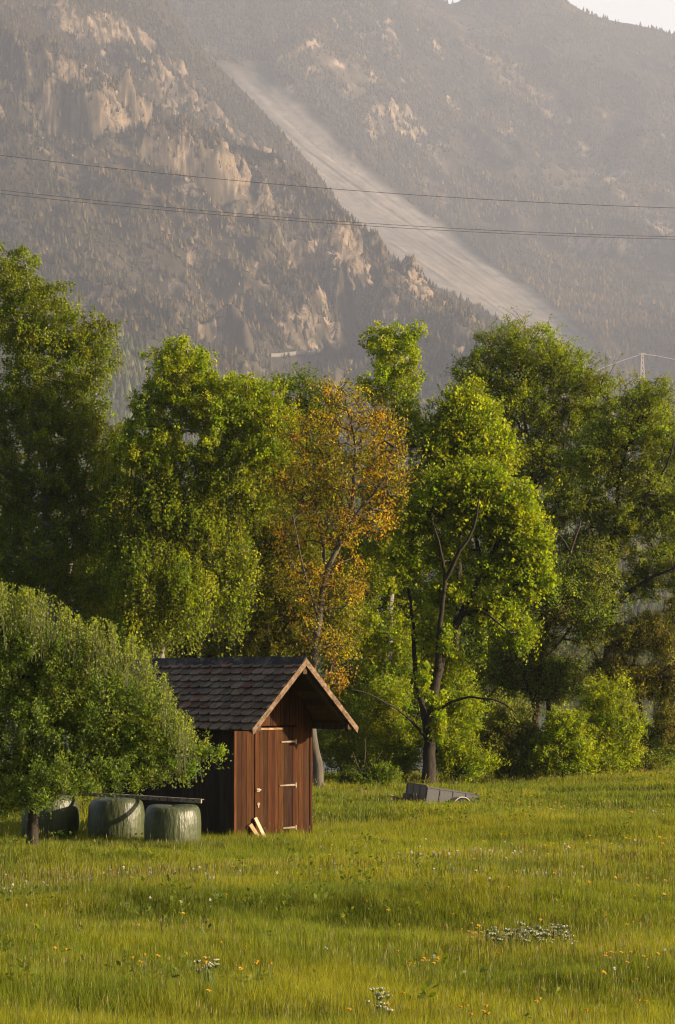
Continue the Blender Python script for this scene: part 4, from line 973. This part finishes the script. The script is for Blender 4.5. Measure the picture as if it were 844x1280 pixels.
# tall tussocks at the foot of the hut and bales
def tussock(px0, px1, Y0, Y1, n, hs):
    x = ((px0+(px1-px0)*g.random(n))-422)/F*48; y = Y0+(Y1-Y0)*g.random(n); h = hs*(.4+.8*g.random(n)); az = g.random(n)*6.283; ln = h*.35*g.random(n)
    fa = g.random(n)*6.283; w = .006; o = np.stack([x, y, gz(x, y)-.02], -1); W = np.stack([np.cos(fa)*w, np.sin(fa)*w, 0*fa], -1); d = np.stack([np.cos(az)*ln, np.sin(az)*ln, h], -1)
    V = np.stack([o-W, o+W, o+d*.5*np.array([.6, .6, 1.1])+W*.8, o+d*.5*np.array([.6, .6, 1.1])-W*.8, o+d], 1).reshape(-1, 3); i = np.arange(n)*5
    col = np.array([.11, .135, .025])*(.6+.8*g.random((n, 1)))*np.where(g.random((n, 1)) < .15, np.array([1.9, 1.4, 2.0]), 1)
    return V, np.stack([i, i+1, i+2, i+3], -1), np.stack([i+3, i+2, i+4], -1), np.repeat(col, 5, 0)
gt_ = join([tussock(-20, 290, 46.0, 46.7, 7000, .24), tussock(255, 400, 47.4, 48.4, 2000, .20)])
tag(mesh_np('tall_grass', gt_[0], gt_[1], gt_[2], gt_[3], M_grass), kind='stuff')

# ------------------------------------------------------------------ flowers
m = NT('petal'); m.pbr(m.tint(), .6, None, .3); M_petal = m.m
def flower_mesh(name, h, r, petal, core, n=11, ball=False):
    b = MB(); b.tube([(0, 0, -.02), (.01, 0, h*.5), (0, .008, h)], .0035, 5, (.10, .14, .03))
    q = random.Random(n)
    if ball:
        for i in range(46):
            d = Vector((q.gauss(0, 1), q.gauss(0, 1), q.gauss(0, 1))).normalized(); e = d.orthogonal().normalized()
            p = Vector((0, 0, h))+d*r; b.add([Vector((0, 0, h)), p+e*r*.22, p-e*r*.22], [(0, 1, 2)], petal)
    else:
        for ring, (rr, el) in enumerate(((r, .25), (r*.8, .7))):
            for i in range(n):
                t = (i+.5*ring)*2*math.pi/n; d = Vector((math.cos(t), math.sin(t), el)).normalized(); e = Vector((-math.sin(t), math.cos(t), 0))
                o = Vector((0, 0, h)); b.add([o, o+d*rr*.6+e*rr*.22, o+d*rr, o+d*rr*.6-e*rr*.22], [(0, 1, 2, 3)], petal)
        b.tube([(0, 0, h-.004), (0, 0, h+.012)], [r*.35, r*.28], 8, core)
    o = b.build(name, M_petal); return o
def place(proto, spots, lab, cat, grp, used):
    for px, py, sc in spots:
        Y_ = (CAM_H-.36*sc)*F/max(py-850, 95)
        x, y, z = on(px, Y_)
        o = proto if not used else proto.copy()
        if used: C.objects.link(o)
        used.append(1)
        o.location = (x, y, z); o.rotation_euler = (random.uniform(-.35, .35), random.uniform(-.3, .3), random.uniform(0, 6)); o.scale = (sc,)*3
        tag(o, lab, cat, grp)
rf = random.Random(12)
big = [(590, 1290), (600, 1290), (612, 1292), (618, 1282), (577, 1270), (565, 1288), (672, 1250), (689, 1246), (668, 1298), (726, 1282), (801, 1250), (811, 1244), (430, 1262), (481, 1252), (493, 1243), (260, 1228), (267, 1216), (188, 1222), (185, 1208), (176, 1212), (241, 1202), (322, 1232), (330, 1224), (338, 1230), (305, 1236), (255, 1250), (272, 1232), (745, 1150), (736, 1132), (684, 1118), (596, 1158), (610, 1206)]
spots = [(x, y-22, 1.0) for x, y in big]
for _ in range(26): spots.append((600+rf.gauss(0, 16), 1146+rf.gauss(0, 5), .8))
for _ in range(22): spots.append((rf.uniform(745, 830), rf.gauss(1195, 9), .8))
for _ in range(16): spots.append((rf.uniform(500, 545), rf.gauss(1188, 7), .8))
for _ in range(60): spots.append((rf.uniform(600, 844), rf.uniform(985, 1070), 1.0))
for _ in range(30): spots.append((rf.uniform(410, 844), rf.uniform(1030, 1160), .95))
for _ in range(14): spots.append((rf.uniform(0, 300), rf.uniform(1068, 1200), .9))
FH = .36
fl = flower_mesh('yellow_flower', FH, .034, (.80, .50, .010), (.55, .28, .01))
place(fl, spots, 'small yellow flower on a thin stem standing among the meadow grass', 'flower', 'yellow flowers scattered through the meadow', [])
sp2 = [(rf.uniform(460, 720), rf.uniform(1040, 1105), 1.0) for _ in range(45)]+[(rf.uniform(0, 300), rf.gauss(1100, 9), .9) for _ in range(40)]+[(rf.uniform(300, 844), rf.uniform(1010, 1200), .9) for _ in range(30)]
fl2 = flower_mesh('seed_head', FH, .020, (.50, .47, .38), (.5, .45, .4), 9, True)
place(fl2, sp2, 'small whitish fluffy seed head on a thin stem among the meadow grass', 'seed head', 'white seed heads scattered through the meadow', [])
def umbel_plant(label, px, py, wpx, n, seed):
    q = random.Random(seed); Y_ = CAM_H*F/(py-850); p = on(px, Y_); W = wpx*Y_/F/2
    root = empty('umbel_plant', p); tag(root, label, 'wild flower', 'white umbel plants in the grass')
    st_m = MB()
    for i in range(n):
        a_ = q.uniform(0, 6.28); rr = W*math.sqrt(q.random()); x, y = rr*math.cos(a_), rr*math.sin(a_)*.8; h = q.uniform(.30, .46)*(1-.25*(rr/W)**2); hd = MB()
        st_m.tube([(x*.3, y*.3, 0), (x*.7, y*.7, h*.6), (x, y, h)], [.005, .004, .002], 5, (.12, .16, .05))
        for k in range(14):
            b_ = q.uniform(0, 6.28); s = .045*math.sqrt(q.random()); c_ = Vector((x+s*math.cos(b_), y+s*math.sin(b_), h+.012-s*.25))
            st_m.tube([(x, y, h-.03), tuple(c_)], .0014, 3, (.14, .18, .06), False)
            ax = Vector((q.gauss(0, .8), q.gauss(-.3, .8), .6)).normalized(); e1 = ax.orthogonal().normalized(); e2 = ax.cross(e1); hd.add([c_+(e1*math.cos(t)+e2*math.sin(t))*.0078 for t in (0, 1.05, 2.1, 3.15, 4.2, 5.25)], [tuple(range(6))], (.40, .39, .25))
        hd.build('flower_head', M_petal, root)
    st_m.build('stems', M_grass, root)
umbel_plant('large patch of creamy white umbel flowers, the widest white patch', 645, 1188, 82, 62, 1)
umbel_plant('smaller creamy umbel patch just right of the widest white patch', 692, 1180, 52, 34, 2)
umbel_plant('small white umbel clump low in the left part of the meadow', 262, 1238, 30, 14, 3)
umbel_plant('small white umbel clump near the bottom middle of the meadow', 472, 1272, 30, 14, 4)

# ------------------------------------------------------------------ air
m = NT('haze'); pv = m.n('ShaderNodeVolumePrincipled'); pv.inputs['Color'].default_value = (.76, .82, 1.0, 1); pv.inputs['Density'].default_value = 8.8e-5
pv.inputs['Density Attribute'].default_value = ''; pv.inputs['Anisotropy'].default_value = 0.0
m.l(pv.outputs[0], m.out.inputs['Volume'])
b = MB(); b.box((-3400, -60, -9), (2900, 9500, 2750)); hz = b.build('haze', m.m); tag(hz, kind='stuff')

# ------------------------------------------------------------------ light
EL, AZX, AZY = 15.5, .9755, -.22
az = math.atan2(AZX, AZY)      # from +Y, clockwise
sd_ = bpy.data.lights.new('sun', 'SUN'); sd_.energy = 5.0; sd_.angle = R(.5); sd_.color = (1, .81, .58)
so = bpy.data.objects.new('sun', sd_); C.objects.link(so); so.location = (300, -100, 300)
dv = Vector((AZX*math.cos(R(EL)), AZY*math.cos(R(EL)), math.sin(R(EL))))
so.rotation_euler = dv.to_track_quat('Z', 'Y').to_euler()
w = bpy.data.worlds.new('World'); S.world = w; w.use_nodes = True; nt = w.node_tree
sky = nt.nodes.new('ShaderNodeTexSky'); sky.sky_type = 'NISHITA'; sky.sun_disc = False; sky.sun_elevation = R(EL); sky.sun_rotation = az
sky.air_density = 1.0; sky.dust_density = 4.0; sky.ozone_density = 1.0; sky.altitude = 700
bg = nt.nodes['Background']; bg.inputs[1].default_value = .072
tc = nt.nodes.new('ShaderNodeTexCoord'); dt = nt.nodes.new('ShaderNodeVectorMath'); dt.operation = 'DOT_PRODUCT'; dt.inputs[1].default_value = (.13, .95, .28)
mr = nt.nodes.new('ShaderNodeMapRange'); mr.interpolation_type = 'SMOOTHSTEP'; mr.inputs[1].default_value = .86; mr.inputs[2].default_value = .985; mr.inputs[3].default_value = 0; mr.inputs[4].default_value = 1
mx = nt.nodes.new('ShaderNodeMix'); mx.data_type = 'RGBA'; mx.inputs[7].default_value = (8.6, 8.4, 8.1, 1)
nt.links.new(tc.outputs['Generated'], dt.inputs[0]); nt.links.new(dt.outputs['Value'], mr.inputs[0]); nt.links.new(mr.outputs[0], mx.inputs[0])
nt.links.new(sky.outputs[0], mx.inputs[6]); nt.links.new(mx.outputs[2], bg.inputs[0])
S.view_settings.view_transform = 'Standard'; S.view_settings.look = 'None'; S.view_settings.exposure = 0.95; S.view_settings.gamma = 1
S.view_settings.use_curve_mapping = False
S.render.engine = 'CYCLES'
cy = S.cycles; cy.max_bounces = 6; cy.diffuse_bounces = 3; cy.glossy_bounces = 2; cy.transmission_bounces = 4; cy.volume_bounces = 1; cy.transparent_max_bounces = 8
S.cycles.filter_width = 1.15; cy.use_denoising = True; cy.denoiser = 'OPENIMAGEDENOISE'; cy.sample_clamp_indirect = 2
